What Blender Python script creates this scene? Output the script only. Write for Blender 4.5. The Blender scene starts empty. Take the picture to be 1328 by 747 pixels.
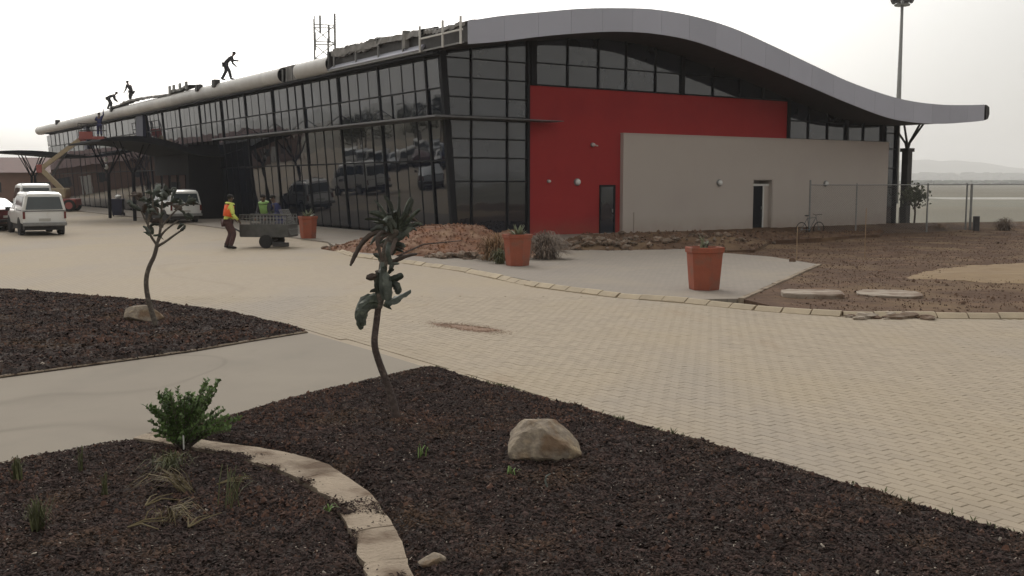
import bpy, bmesh, math, random
import numpy as np
from mathutils import Vector, Matrix
random.seed(7); rng = np.random.default_rng(7)
SC = bpy.context.scene
COL = SC.collection
PI = math.pi

# ------------------------------------------------------------------ camera, world, sun
cam = bpy.data.objects.new('camera', bpy.data.cameras.new('camera'))
COL.objects.link(cam); SC.camera = cam
cam.location = (0, 0, 2.15)
cam.rotation_euler = (math.radians(90-5.817), 0, 0)
cam.data.sensor_width = 36; cam.data.lens = 36.33
cam.data.clip_start = .1; cam.data.clip_end = 20000

SUN_AZ = math.radians(-16); SUN_EL = math.radians(36)
GLARE = (.86, 2.6)
world = bpy.data.worlds.new('World'); SC.world = world; world.use_nodes = True
nt = world.node_tree; nt.nodes.clear()
def wn(t, **k):
    n = nt.nodes.new(t)
    for a, b in k.items(): setattr(n, a, b)
    return n
sky = wn('ShaderNodeTexSky', sky_type='NISHITA', sun_disc=False)
sky.sun_elevation = SUN_EL; sky.sun_rotation = SUN_AZ
sky.air_density = 1.0; sky.dust_density = 5.0; sky.ozone_density = 1.0; sky.altitude = 600
hsv = wn('ShaderNodeHueSaturation'); hsv.inputs['Saturation'].default_value = .22
mixc = wn('ShaderNodeMix', data_type='RGBA'); mixc.inputs[0].default_value = .62
mixc.inputs[7].default_value = (10.4, 10.1, 9.4, 1)
bg = wn('ShaderNodeBackground'); bg.inputs[1].default_value = .092
wo = wn('ShaderNodeOutputWorld')
nt.links.new(sky.outputs[0], hsv.inputs['Color']); nt.links.new(hsv.outputs[0], mixc.inputs[6])
# bright milky glare round the sun, as under thin overcast
tcw = wn('ShaderNodeTexCoord'); nrm_ = wn('ShaderNodeVectorMath', operation='NORMALIZE'); nt.links.new(tcw.outputs['Generated'], nrm_.inputs[0])
dot = wn('ShaderNodeVectorMath', operation='DOT_PRODUCT'); nt.links.new(nrm_.outputs[0], dot.inputs[0])
dot.inputs[1].default_value = (math.sin(SUN_AZ)*math.cos(SUN_EL), math.cos(SUN_AZ)*math.cos(SUN_EL), math.sin(SUN_EL))
gl = wn('ShaderNodeMapRange', interpolation_type='SMOOTHSTEP'); gl.inputs[1].default_value = .58; gl.inputs[2].default_value = 1.0; gl.inputs[3].default_value = GLARE[0]; gl.inputs[4].default_value = GLARE[1]
nt.links.new(dot.outputs['Value'], gl.inputs[0])
vm = wn('ShaderNodeVectorMath', operation='SCALE'); nt.links.new(mixc.outputs[2], vm.inputs[0]); nt.links.new(gl.outputs[0], vm.inputs['Scale'])
nt.links.new(vm.outputs[0], bg.inputs[0]); nt.links.new(bg.outputs[0], wo.inputs[0])
SC.cycles.volume_bounces = 2

sd = bpy.data.lights.new('sun', 'SUN'); sd.energy = .65; sd.angle = math.radians(16); sd.color = (1, .94, .85)
sun = bpy.data.objects.new('sun', sd); COL.objects.link(sun)
dirv = Vector((math.sin(SUN_AZ)*math.cos(SUN_EL), math.cos(SUN_AZ)*math.cos(SUN_EL), math.sin(SUN_EL)))
sun.rotation_euler = dirv.to_track_quat('Z', 'Y').to_euler(); sun.location = (0, 0, 60)
SC.view_settings.view_transform = 'Standard'; SC.view_settings.look = 'None'
SC.view_settings.exposure = 0; SC.view_settings.gamma = 1; SC.view_settings.use_curve_mapping = False

# ------------------------------------------------------------------ materials
MATS = {}
def mat(name, c1, c2=None, scale=4., rough=.8, bump=0., bscale=None, metal=0., spec=.5, c3=None, coords='Object',
        detail=6., island=0., objrand=0., blotch=None, ior=None, stretch=None, coat=0.):
    """procedural: noise ramp c1..c2(..c3), fine relief; island/objrand vary the tone per piece"""
    m = bpy.data.materials.new(name); m.use_nodes = True; MATS[name] = m
    n = m.node_tree.nodes; L = m.node_tree.links; b = n['Principled BSDF']
    tc = n.new('ShaderNodeTexCoord'); src = tc.outputs[coords] if coords != 'World' else n.new('ShaderNodeNewGeometry').outputs['Position']
    if stretch:
        mp = n.new('ShaderNodeMapping'); mp.inputs['Scale'].default_value = stretch; L.new(src, mp.inputs[0]); src = mp.outputs[0]
    nz = n.new('ShaderNodeTexNoise'); nz.inputs['Scale'].default_value = scale; nz.inputs['Detail'].default_value = detail
    nz.inputs['Roughness'].default_value = .62
    L.new(src, nz.inputs['Vector'])
    c2 = c2 or tuple(x*.82 for x in c1)
    rp = n.new('ShaderNodeValToRGB'); e = rp.color_ramp.elements
    e[0].position = .32; e[0].color = (*c1, 1); e[1].position = .68; e[1].color = (*(c3 or c2), 1)
    if c3: k = e.new(.5); k.color = (*c2, 1)
    L.new(nz.outputs[0], rp.inputs[0]); col = rp.outputs[0]
    if blotch:   # (colour, scale, low, high) larger stains
        bc, bs, lo, hi = blotch
        z = n.new('ShaderNodeTexNoise'); z.inputs['Scale'].default_value = bs; z.inputs['Detail'].default_value = 5
        L.new(src, z.inputs['Vector'])
        mr = n.new('ShaderNodeMapRange'); mr.inputs[1].default_value = lo; mr.inputs[2].default_value = hi
        L.new(z.outputs[0], mr.inputs[0])
        mx = n.new('ShaderNodeMix'); mx.data_type = 'RGBA'; L.new(mr.outputs[0], mx.inputs[0]); L.new(col, mx.inputs[6])
        mx.inputs[7].default_value = (*bc, 1); col = mx.outputs[2]
    for amt, kind in ((island, 'i'), (objrand, 'o')):
        if amt:
            r = n.new('ShaderNodeNewGeometry').outputs['Random Per Island'] if kind == 'i' else n.new('ShaderNodeObjectInfo').outputs['Random']
            mr = n.new('ShaderNodeMapRange'); mr.inputs[3].default_value = 1-amt; mr.inputs[4].default_value = 1+amt
            L.new(r, mr.inputs[0])
            h = n.new('ShaderNodeHueSaturation'); L.new(mr.outputs[0], h.inputs['Value']); L.new(col, h.inputs['Color']); col = h.outputs[0]
    L.new(col, b.inputs['Base Color'])
    b.inputs['Roughness'].default_value = rough; b.inputs['Metallic'].default_value = metal
    b.inputs['Specular IOR Level'].default_value = spec
    if ior: b.inputs['IOR'].default_value = ior
    if coat: b.inputs['Coat Weight'].default_value = coat
    if bump:
        z = n.new('ShaderNodeTexNoise'); z.inputs['Scale'].default_value = bscale or scale*5; z.inputs['Detail'].default_value = 6
        L.new(src, z.inputs['Vector'])
        bp = n.new('ShaderNodeBump'); bp.inputs['Strength'].default_value = min(1, bump); bp.inputs['Distance'].default_value = .02
        L.new(z.outputs[0], bp.inputs['Height']); L.new(bp.outputs[0], b.inputs['Normal'])
    return m

def brick_mat(name, c1, c2, mortar, bw, bh, tint, rot, bump=.4, real=False, marks=None):
    m = bpy.data.materials.new(name); m.use_nodes = True; MATS[name] = m
    n = m.node_tree.nodes; L = m.node_tree.links; b = n['Principled BSDF']
    pos = n.new('ShaderNodeNewGeometry').outputs['Position']
    mp = n.new('ShaderNodeMapping'); mp.vector_type = 'POINT'; mp.inputs['Rotation'].default_value = (0, 0, rot); L.new(pos, mp.inputs[0])
    bt = n.new('ShaderNodeTexBrick'); L.new(mp.outputs[0], bt.inputs['Vector'])
    bt.inputs['Color1'].default_value = (*c1, 1); bt.inputs['Color2'].default_value = (*c2, 1); bt.inputs['Mortar'].default_value = (*mortar, 1)
    bt.inputs['Scale'].default_value = 1; bt.inputs['Brick Width'].default_value = bw; bt.inputs['Row Height'].default_value = bh
    bt.inputs['Mortar Size'].default_value = .0055; bt.inputs['Mortar Smooth'].default_value = .4
    col = bt.outputs[0]
    if real:      # material of the individually built pavers: no drawn joints, a tone per piece
        r1 = n.new('ShaderNodeNewGeometry').outputs['Random Per Island']; r2 = n.new('ShaderNodeObjectInfo').outputs['Random']
        ad0 = n.new('ShaderNodeMath'); ad0.operation = 'ADD'; L.new(r1, ad0.inputs[0]); L.new(r2, ad0.inputs[1]); fr0 = n.new('ShaderNodeMath'); fr0.operation = 'FRACT'; L.new(ad0.outputs[0], fr0.inputs[0])
        rr = n.new('ShaderNodeValToRGB'); rr.color_ramp.elements[0].color = (*c1, 1); rr.color_ramp.elements[1].color = (*mortar, 1); k0 = rr.color_ramp.elements.new(.55); k0.color = (*c2, 1)
        L.new(fr0.outputs[0], rr.inputs[0]); col = rr.outputs[0]
    for i, (bc, bs, lo, hi, st) in enumerate(tint):
        z = n.new('ShaderNodeTexNoise'); z.inputs['Scale'].default_value = bs; z.inputs['Detail'].default_value = 7; z.inputs['Roughness'].default_value = .6
        mp2 = n.new('ShaderNodeMapping'); mp2.inputs['Scale'].default_value = st; mp2.inputs['Rotation'].default_value = (0, 0, rot); mp2.inputs['Location'].default_value = (3.1*i, 7.7*i, 0)
        L.new(pos, mp2.inputs[0]); L.new(mp2.outputs[0], z.inputs['Vector'])
        mr = n.new('ShaderNodeMapRange'); mr.inputs[1].default_value = lo; mr.inputs[2].default_value = hi; L.new(z.outputs[0], mr.inputs[0])
        mx = n.new('ShaderNodeMix'); mx.data_type = 'RGBA'; L.new(mr.outputs[0], mx.inputs[0]); L.new(col, mx.inputs[6]); mx.inputs[7].default_value = (*bc, 1)
        col = mx.outputs[2]
    if marks:     # faint curved tyre scuffs: thin contour lines of a broad noise
        for sc_, wd_, amt, sd0 in marks:
            z = n.new('ShaderNodeTexNoise'); z.inputs['Scale'].default_value = sc_; z.inputs['Detail'].default_value = 1.5
            mp3 = n.new('ShaderNodeMapping'); mp3.inputs['Location'].default_value = (sd0, sd0*1.7, 0); L.new(pos, mp3.inputs[0]); L.new(mp3.outputs[0], z.inputs['Vector'])
            a1 = n.new('ShaderNodeMath'); a1.operation = 'SUBTRACT'; a1.inputs[1].default_value = .5; L.new(z.outputs[0], a1.inputs[0]); a2 = n.new('ShaderNodeMath'); a2.operation = 'ABSOLUTE'; L.new(a1.outputs[0], a2.inputs[0])
            mr = n.new('ShaderNodeMapRange'); mr.inputs[1].default_value = wd_; mr.inputs[2].default_value = 0; mr.inputs[4].default_value = amt; L.new(a2.outputs[0], mr.inputs[0])
            br_ = n.new('ShaderNodeTexNoise'); br_.inputs['Scale'].default_value = 1.2; L.new(pos, br_.inputs['Vector']); m1 = n.new('ShaderNodeMath'); m1.operation = 'MULTIPLY'; L.new(mr.outputs[0], m1.inputs[0]); L.new(br_.outputs[0], m1.inputs[1])
            mx = n.new('ShaderNodeMix'); mx.data_type = 'RGBA'; L.new(m1.outputs[0], mx.inputs[0]); L.new(col, mx.inputs[6]); mx.inputs[7].default_value = (.12, .095, .075, 1); col = mx.outputs[2]
    L.new(col, b.inputs['Base Color']); b.inputs['Roughness'].default_value = .9; b.inputs['Specular IOR Level'].default_value = .2
    z = n.new('ShaderNodeTexNoise'); z.inputs['Scale'].default_value = 60; L.new(pos, z.inputs['Vector'])
    ad = n.new('ShaderNodeMath'); ad.operation = 'SUBTRACT'; ml = n.new('ShaderNodeMath'); ml.operation = 'MULTIPLY'; ml.inputs[1].default_value = .3
    L.new(z.outputs[0], ml.inputs[0]); L.new(ml.outputs[0], ad.inputs[0])
    if not real and bw < 5: L.new(bt.outputs['Fac'], ad.inputs[1])
    else: ad.inputs[1].default_value = 0
    bp = n.new('ShaderNodeBump'); bp.inputs['Strength'].default_value = bump; bp.inputs['Distance'].default_value = .004
    L.new(ad.outputs[0], bp.inputs['Height']); L.new(bp.outputs[0], b.inputs['Normal'])
    return m

A34 = math.radians(34)
ROAD_TINT = [((.345, .285, .205), .30, .48, .74, (1, 1, 1)), ((.285, .255, .225), .20, .50, .78, (1, .4, 1)), ((.28, .21, .145), .9, .62, .85, (1, .25, 1)), ((.24, .18, .13), 2.6, .70, .90, (1, .5, 1))]
MK = [(.06, .006, .22, 3.)]
brick_mat('road_pavers', (.355, .297, .228), (.330, .277, .215), (.25, .207, .158), .2, .1, ROAD_TINT, -A34-PI/2, marks=MK)
brick_mat('paver_stone', (.355, .298, .228), (.335, .282, .217), (.312, .263, .203), .2, .1, ROAD_TINT, -A34-PI/2, real=True, marks=MK)
brick_mat('grey_pavers', (.275, .24, .205), (.25, .22, .19), (.18, .16, .14), .2, .1,
          [((.30, .255, .20), .4, .5, .8, (1, 1, 1)), ((.19, .175, .16), .5, .6, .8, (1, 1, 1))], -A34)
brick_mat('path_concrete', (.235, .205, .168), (.235, .205, .168), (.235, .205, .168), 50, 50, [((.265, .232, .188), .5, .45, .75, (1, 1, 1)), ((.20, .175, .145), .9, .52, .8, (1, .5, 1)), ((.17, .14, .11), 3.0, .66, .9, (1, 1, 1))], 0, .5, marks=[(.19, .007, .55, 5.)])
mat('edging_concrete', (.33, .27, .205), (.26, .21, .16), 5, .95, .9, 40, coords='World', blotch=((.13, .09, .062), 2.6, .50, .66), spec=.2, objrand=.08)
mat('kerb_concrete', (.40, .325, .225), (.33, .27, .19), 3, .88, .4, 50, coords='World', objrand=.08)
mat('mulch_soil', (.044, .027, .021), (.022, .014, .012), 9, 1., 1, 70, c3=(.07, .042, .028), coords='World')
mat('mulch_chip', (.062, .041, .036), (.035, .024, .022), 3, 1., 0, 90, spec=.12, c3=(.072, .046, .036), coords='World', island=.85, blotch=((.085, .052, .032), 1.1, .56, .75))
mat('pale_chip', (.32, .27, .22), (.2, .17, .14), 20, .8, 0, coords='World', island=.4)
mat('red_chip', (.12, .058, .038), (.075, .04, .028), 20, .9, 0, coords='World', island=.4)
mat('dirt', (.135, .080, .050), (.082, .048, .031), .9, .98, 1, 18, c3=(.155, .095, .06), spec=.2, coords='World', blotch=((.19, .13, .075), .35, .48, .75))
mat('sand_patch', (.25, .175, .095), (.20, .135, .075), 1.5, .95, .6, 25, coords='World')
mat('clod', (.145, .087, .056), (.10, .06, .04), 5, .95, .5, 40, coords='World', island=.35)
mat('red_soil', (.235, .105, .052), (.15, .070, .040), 2.2, .95, 1, 14, c3=(.25, .15, .09), coords='World')
mat('stain_soil', (.25, .155, .10), (.20, .125, .085), 5, .95, .5, 30, coords='World')
mat('plain', (.25, .235, .18), (.195, .19, .15), .03, .95, .6, 3, c3=(.24, .21, .15), coords='World', blotch=((.17, .15, .11), .012, .45, .6))
mat('runway', (.5, .48, .44), (.42, .41, .38), .1, .9, 0, coords='World')
mat('hill', (.115, .12, .10), (.085, .095, .07), .01, .95, .3, .2, coords='World')
mat('far_tree', (.05, .06, .035), (.035, .045, .028), .2, .95, 0, coords='World')
mat('red_render', (.335, .033, .033), (.305, .029, .030), 1.1, .85, .25, 60, spec=.2, blotch=((.25, .024, .028), .5, .55, .8))
mat('beige_render', (.45, .402, .362), (.44, .388, .35), .9, .85, .25, 60, blotch=((.42, .365, .335), .4, .55, .8))
mat('fascia_metal', (.41, .415, .48), (.385, .39, .45), .6, .45, .05, 10, metal=.25, objrand=.05)
mat('bullnose_metal', (.56, .545, .52), (.47, .45, .43), 1.2, .5, .1, 10, metal=.1, objrand=.07)
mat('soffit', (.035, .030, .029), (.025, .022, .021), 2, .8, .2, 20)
mat('frame_metal', (.011, .012, .016), (.008, .009, .012), 3, .7, 0, spec=.25)
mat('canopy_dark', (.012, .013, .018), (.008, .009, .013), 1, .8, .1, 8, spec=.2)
mat('shade_metal', (.13, .13, .135), (.10, .10, .105), 2, .45, 0, metal=.3)
mat('galvanised', (.27, .27, .265), (.20, .20, .195), 8, .6, .1, 30, metal=.3)
mat('sheet_torn', (.27, .26, .25), (.17, .165, .16), 2.5, .7, .6, 6)
mat('insulation', (.30, .29, .27), (.07, .07, .075), 1.6, .9, .6, 6)
mat('white_steel', (.62, .61, .58), (.52, .51, .48), 5, .5)
mat('terracotta', (.32, .090, .050), (.25, .070, .040), 2.2, .88, .5, 30, blotch=((.20, .095, .065), 3.4, .50, .72))
mat('pot_soil', (.06, .04, .03), (.04, .03, .02), 10, .95, 1, 40)
mat('rock', (.36, .30, .225), (.20, .165, .13), 5.5, .95, 1, 22, c3=(.40, .32, .21), blotch=((.17, .115, .075), 4.2, .50, .62), spec=.2)
mat('rubble', (.24, .19, .145), (.14, .105, .08), 4, .95, .9, 20, objrand=.35, blotch=((.16, .095, .06), 2, .46, .62))
mat('slab_concrete', (.33, .275, .22), (.25, .205, .16), 3, .9, .6, 20, blotch=((.16, .105, .07), 2.6, .46, .66))
mat('bark', (.105, .075, .062), (.06, .043, .038), 14, .9, .9, 45, c3=(.15, .115, .095))
mat('bark_pale', (.15, .125, .10), (.085, .07, .058), 14, .9, .9, 45, c3=(.19, .165, .135))
mat('blue_leaf', (.045, .056, .038), (.024, .031, .023), 14, .6, .6, 30, c3=(.095, .11, .075), objrand=.4)
mat('pale_leaf', (.15, .17, .145), (.06, .075, .065), 10, .65, .6, 30, objrand=.25)
mat('dry_leaf', (.10, .075, .06), (.06, .045, .04), 10, .8, .4, 30, objrand=.2)
mat('green_leaf', (.14, .215, .062), (.08, .135, .042), 9, .5, .2, 30, island=.35)
mat('bright_leaf', (.16, .25, .06), (.11, .18, .05), 9, .5, 0, island=.3)
mat('agave', (.20, .22, .13), (.13, .15, .09), 6, .55, .2, island=.2)
mat('dry_grass', (.19, .15, .075), (.115, .09, .046), 8, .8, 0, coords='World', island=.35)
mat('green_grass', (.11, .115, .045), (.07, .075, .032), 8, .7, 0, coords='World', island=.35)
mat('dead_weed', (.30, .18, .09), (.19, .12, .07), 8, .85, 0, coords='World', island=.4)
mat('grey_weed', (.25, .195, .155), (.16, .125, .10), 8, .85, 0, coords='World', island=.4)
mat('white_paint', (.74, .74, .72), (.68, .68, .66), 2, .35, 0, coat=.5, blotch=((.55, .53, .48), 2, .58, .8))
mat('silver_paint', (.42, .44, .46), (.38, .40, .42), 2, .3, 0, metal=.5, coat=.5)
mat('maroon_paint', (.10, .018, .018), (.08, .015, .015), 2, .3, 0, coat=.5)
mat('blue_paint', (.03, .06, .14), (.025, .05, .12), 2, .3, 0, coat=.5)
mat('grey_paint', (.12, .125, .13), (.1, .105, .11), 2, .3, 0, coat=.5)
mat('tyre', (.018, .018, .018), (.012, .012, .012), 10, .85)
mat('rim', (.35, .35, .35), (.25, .25, .25), 8, .4, metal=.6)
mat('car_glass', (.035, .05, .055), (.03, .04, .045), 2, .06, spec=.8)
mat('trim', (.03, .03, .032), (.022, .022, .024), 6, .6)
mat('tail_lamp', (.14, .018, .015), (.11, .016, .012), 9, .25)
mat('lamp_glass', (.7, .7, .68), (.6, .6, .58), 9, .2)
mat('plate', (.45, .44, .40), (.40, .39, .36), 9, .5)
mat('skin_tone', (.105, .055, .035), (.085, .045, .03), 12, .6)
mat('orange_cloth', (.85, .13, .03), (.72, .11, .03), 12, .8, .3, 30)
mat('lime_cloth', (.66, .72, .16), (.56, .62, .14), 12, .8, .3, 30)
mat('maroon_cloth', (.085, .038, .036), (.06, .03, .03), 12, .85, .4, 30)
mat('navy_cloth', (.030, .036, .12), (.022, .027, .09), 12, .85, .4, 30)
mat('dark_cloth', (.035, .035, .042), (.024, .024, .03), 12, .85, .4, 30)
mat('green_cloth', (.20, .34, .10), (.16, .27, .09), 12, .85, .4, 30)
mat('hair', (.012, .01, .009), (.008, .007, .006), 40, .9)
mat('boot', (.025, .02, .018), (.016, .013, .012), 20, .8)
mat('lift_red', (.30, .06, .05), (.24, .055, .045), 5, .5)
mat('lift_yellow', (.36, .28, .17), (.29, .23, .15), 5, .5)
mat('steel_dark', (.055, .052, .052), (.035, .033, .034), 6, .6, .2, 20, metal=.3)
mat('cart_sheet', (.10, .10, .095), (.06, .06, .057), 5, .55, .2, 20, metal=.3)
mat('navy_plastic', (.02, .025, .065), (.016, .02, .05), 5, .5)
mat('brown_wall', (.22, .13, .10), (.18, .11, .085), 1, .85, .2, 20)
mat('maroon_roof', (.12, .05, .042), (.10, .045, .038), 2, .7, .3, 10)
mat('timber', (.35, .24, .15), (.25, .17, .1), 6, .8)

def base_tint(name, z0, z1, c):
    m = MATS[name]; n = m.node_tree.nodes; L = m.node_tree.links; b = n['Principled BSDF']; old = b.inputs['Base Color'].links[0].from_socket
    g = n.new('ShaderNodeNewGeometry'); sx = n.new('ShaderNodeSeparateXYZ'); L.new(g.outputs['Position'], sx.inputs[0])
    mr = n.new('ShaderNodeMapRange'); mr.inputs[1].default_value = z1; mr.inputs[2].default_value = z0; L.new(sx.outputs[2], mr.inputs[0])
    z = n.new('ShaderNodeTexNoise'); z.inputs['Scale'].default_value = 2.2; z.inputs['Detail'].default_value = 8; L.new(g.outputs['Position'], z.inputs['Vector'])
    ml = n.new('ShaderNodeMath'); ml.operation = 'MULTIPLY'; L.new(mr.outputs[0], ml.inputs[0]); L.new(z.outputs[0], ml.inputs[1])
    mx = n.new('ShaderNodeMix'); mx.data_type = 'RGBA'; L.new(ml.outputs[0], mx.inputs[0]); L.new(old, mx.inputs[6]); mx.inputs[7].default_value = (*c, 1); L.new(mx.outputs[2], b.inputs['Base Color'])
base_tint('beige_render', -.3, .75, (.26, .18, .13)); base_tint('red_render', -.2, .8, (.22, .10, .07)); base_tint('rock', 0, .12, (.06, .04, .03))  # walls: dirt splashed at the foot; rock: darker towards its base
# glass: dark tinted reflective panes, faintly wavy, each its own tone
def glass_mat(name, base, ior, wav):
    m = mat(name, base, tuple(x*.7 for x in base), .6, .025, objrand=.25)
    n = m.node_tree.nodes; L = m.node_tree.links; b = n['Principled BSDF']
    b.inputs['IOR'].default_value = ior
    g = n.new('ShaderNodeNewGeometry'); z = n.new('ShaderNodeTexNoise'); z.inputs['Scale'].default_value = .9; z.inputs['Detail'].default_value = 1
    L.new(g.outputs['Position'], z.inputs['Vector'])
    bp = n.new('ShaderNodeBump'); bp.inputs['Strength'].default_value = wav; bp.inputs['Distance'].default_value = .02
    L.new(z.outputs[0], bp.inputs['Height']); L.new(bp.outputs[0], b.inputs['Normal'])
    return m
glass_mat('facade_glass', (.011, .015, .026), 1.78, .22)
glass_mat('gable_glass', (.026, .031, .042), 1.75, .2)

# ------------------------------------------------------------------ mesh helpers
class MB:
    def __init__(s): s.v = []; s.f = []
    def add(s, vs, fs):
        o = len(s.v); s.v += [tuple(p) for p in vs]; s.f += [tuple(i+o for i in f) for f in fs]; return s
    def box(s, x0, x1, y0, y1, z0, z1, M=None):
        vs = [(x0,y0,z0),(x1,y0,z0),(x1,y1,z0),(x0,y1,z0),(x0,y0,z1),(x1,y0,z1),(x1,y1,z1),(x0,y1,z1)]
        if M is not None: vs = [M @ Vector(p) for p in vs]
        return s.add(vs, [(0,3,2,1),(4,5,6,7),(0,1,5,4),(1,2,6,5),(2,3,7,6),(3,0,4,7)])
    def cbox(s, x0, x1, y0, y1, z0, z1, c, M=None):   # chamfered upright box
        ring = lambda d, z: [(x0+d,y0+c,z),(x0+c,y0+d,z),(x1-c,y0+d,z),(x1-d,y0+c,z),(x1-d,y1-c,z),(x1-c,y1-d,z),(x0+c,y1-d,z),(x0+d,y1-c,z)]
        vs = ring(c*.6, z0)+ring(0, z0+c)+ring(0, z1-c)+ring(c*.6, z1)
        if M is not None: vs = [M @ Vector(p) for p in vs]
        fs = [tuple(range(7,-1,-1)), tuple(range(24,32))]
        for r in range(3):
            for i in range(8): fs.append((r*8+i, r*8+(i+1)%8, r*8+8+(i+1)%8, r*8+8+i))
        return s.add(vs, fs)
    def prism(s, poly, z0, z1):
        n = len(poly); vs = [(*p[:2], z0) for p in poly]+[(*p[:2], z1) for p in poly]
        return s.add(vs, [tuple(range(n-1,-1,-1)), tuple(range(n,2*n))]+[(i,(i+1)%n,(i+1)%n+n,i+n) for i in range(n)])
    def tube(s, pts, rad, n=8, cap=True, flat=1.):
        pts = [Vector(p) for p in pts]; rad = list(rad) if isinstance(rad, (list, tuple)) else [rad]*len(pts)
        if len(rad) != len(pts): rad = [float(v) for v in np.interp(np.linspace(0, 1, len(pts)), np.linspace(0, 1, len(rad)), rad)]
        vs = []; prev = None
        for i, p in enumerate(pts):
            d = (pts[min(i+1,len(pts)-1)]-pts[max(i-1,0)]).normalized()
            up = Vector((0,0,1)) if abs(d.z) < .9 else Vector((0,1,0))
            if prev is None: a = d.cross(up).normalized()
            else: a = (prev-d*prev.dot(d)).normalized()
            prev = a; b = d.cross(a)
            for k in range(n):
                t = 2*PI*k/n; vs.append(p+a*math.cos(t)*rad[i]+b*math.sin(t)*rad[i]*flat)
        fs = [(i*n+k, i*n+(k+1)%n, (i+1)*n+(k+1)%n, (i+1)*n+k) for i in range(len(pts)-1) for k in range(n)]
        if cap: fs += [tuple(range(n-1,-1,-1)), tuple(range((len(pts)-1)*n, len(pts)*n))]
        return s.add(vs, fs)
    def bar(s, a, b, w, h=None):
        a, b = Vector(a), Vector(b); h = h or w; d = (b-a); L = d.length; d.normalize()
        up = Vector((0,0,1)) if abs(d.z) < .95 else Vector((0,1,0))
        x = d.cross(up).normalized(); y = x.cross(d)
        M = Matrix(((d.x,x.x,y.x,a.x),(d.y,x.y,y.y,a.y),(d.z,x.z,y.z,a.z),(0,0,0,1)))
        return s.box(0, L, -w/2, w/2, -h/2, h/2, M)
    def lathe(s, prof, n=16, c=(0,0,0), M=None, ph=0.):
        vs = [(c[0]+r*math.cos(ph+2*PI*k/n), c[1]+r*math.sin(ph+2*PI*k/n), c[2]+z) for r, z in prof for k in range(n)]
        if M is not None: vs = [M @ Vector(p) for p in vs]
        fs = [(i*n+k, i*n+(k+1)%n, (i+1)*n+(k+1)%n, (i+1)*n+k) for i in range(len(prof)-1) for k in range(n)]
        fs += [tuple(range(n-1,-1,-1)), tuple(range((len(prof)-1)*n, len(prof)*n))]
        return s.add(vs, fs)
    def blob(s, c, r, n=10, m=7, jit=0., seed=0, flatb=None):
        rg = random.Random(seed); r = r if isinstance(r, (tuple, list)) else (r, r, r); vs = []
        vs.append((c[0], c[1], c[2]-r[2]))
        for i in range(1, m):
            ph = PI*i/m
            for k in range(n):
                t = 2*PI*k/n; j = 1+rg.uniform(-jit, jit)
                vs.append((c[0]+r[0]*j*math.sin(ph)*math.cos(t), c[1]+r[1]*j*math.sin(ph)*math.sin(t), c[2]-r[2]*j*math.cos(ph)))
        vs.append((c[0], c[1], c[2]+r[2]))
        if flatb is not None: vs = [(x, y, max(z, flatb)) for x, y, z in vs]
        fs = [(0, 1+(k+1)%n, 1+k) for k in range(n)]
        for i in range(m-2):
            a = 1+i*n
            fs += [(a+k, a+(k+1)%n, a+n+(k+1)%n, a+n+k) for k in range(n)]
        a = 1+(m-2)*n; fs += [(a+k, a+(k+1)%n, len(vs)-1) for k in range(n)]
        return s.add(vs, fs)
    def mesh(s, name, m, smooth=False):
        me = bpy.data.meshes.new(name); me.from_pydata(s.v, [], s.f); me.update()
        if m: me.materials.append(MATS[m])
        if smooth: me.polygons.foreach_set('use_smooth', [True]*len(me.polygons))
        return me
    def build(s, name, m, parent=None, loc=(0,0,0), rz=0., smooth=False):
        return put(name, s.mesh(name, m, smooth), parent, loc, rz)

def put(name, me, parent=None, loc=(0,0,0), rz=0.):
    o = bpy.data.objects.new(name, me); COL.objects.link(o); o.location = loc
    if isinstance(rz, (tuple, list)): o.rotation_euler = rz
    else: o.rotation_euler = (0, 0, rz)
    if parent is not None: o.parent = parent
    return o
def tag(o, label, cat, group=None):
    o['label'] = label; o['category'] = cat
    if group: o['group'] = group
    return o
def empty(name, label, cat, loc=(0,0,0), rz=0., group=None):
    o = put(name, None, None, loc, rz); o.empty_display_size = .3
    return tag(o, label, cat, group)
def struct(o): o['kind'] = 'structure'; return o
def stuff(o): o['kind'] = 'stuff'; return o
KIDS = {}
def copy_tree(o, label=None, loc=None, rz=None, parent=None):
    c = o.copy(); COL.objects.link(c)
    if parent is not None: c.parent = parent
    if label: c['label'] = label
    if loc is not None: c.location = loc
    if rz is not None: c.rotation_euler = (0, 0, rz)
    for ch in list(o.children): copy_tree(ch, parent=c)
    return c

def fnoise(x, y, seed=0, octs=4, f=1.):
    """cheap value noise, vectorised"""
    out = np.zeros_like(x, dtype=float); a = 1.; tot = 0
    for o in range(octs):
        X = x*f; Y = y*f; xi = np.floor(X).astype(int); yi = np.floor(Y).astype(int); fx = X-xi; fy = Y-yi
        fx = fx*fx*(3-2*fx); fy = fy*fy*(3-2*fy)
        def h(i, j):
            v = np.sin(i*127.1+j*311.7+seed*74.7+o*19.3)*43758.5453; return v-np.floor(v)
        v = h(xi, yi)*(1-fx)*(1-fy)+h(xi+1, yi)*fx*(1-fy)+h(xi, yi+1)*(1-fx)*fy+h(xi+1, yi+1)*fx*fy
        out += a*(v-.5); tot += a; a *= .5; f *= 2.03
    return out/tot*2
def inpoly(px, py, poly):
    r = np.zeros(px.shape, bool); n = len(poly)
    for i in range(n):
        x0, y0 = poly[i]; x1, y1 = poly[(i+1) % n]
        c = ((y0 > py) != (y1 > py))
        with np.errstate(divide='ignore', invalid='ignore'):
            c &= px < (x1-x0)*(py-y0)/((y1-y0) if y1 != y0 else 1e-9)+x0
        r ^= c
    return r
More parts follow.
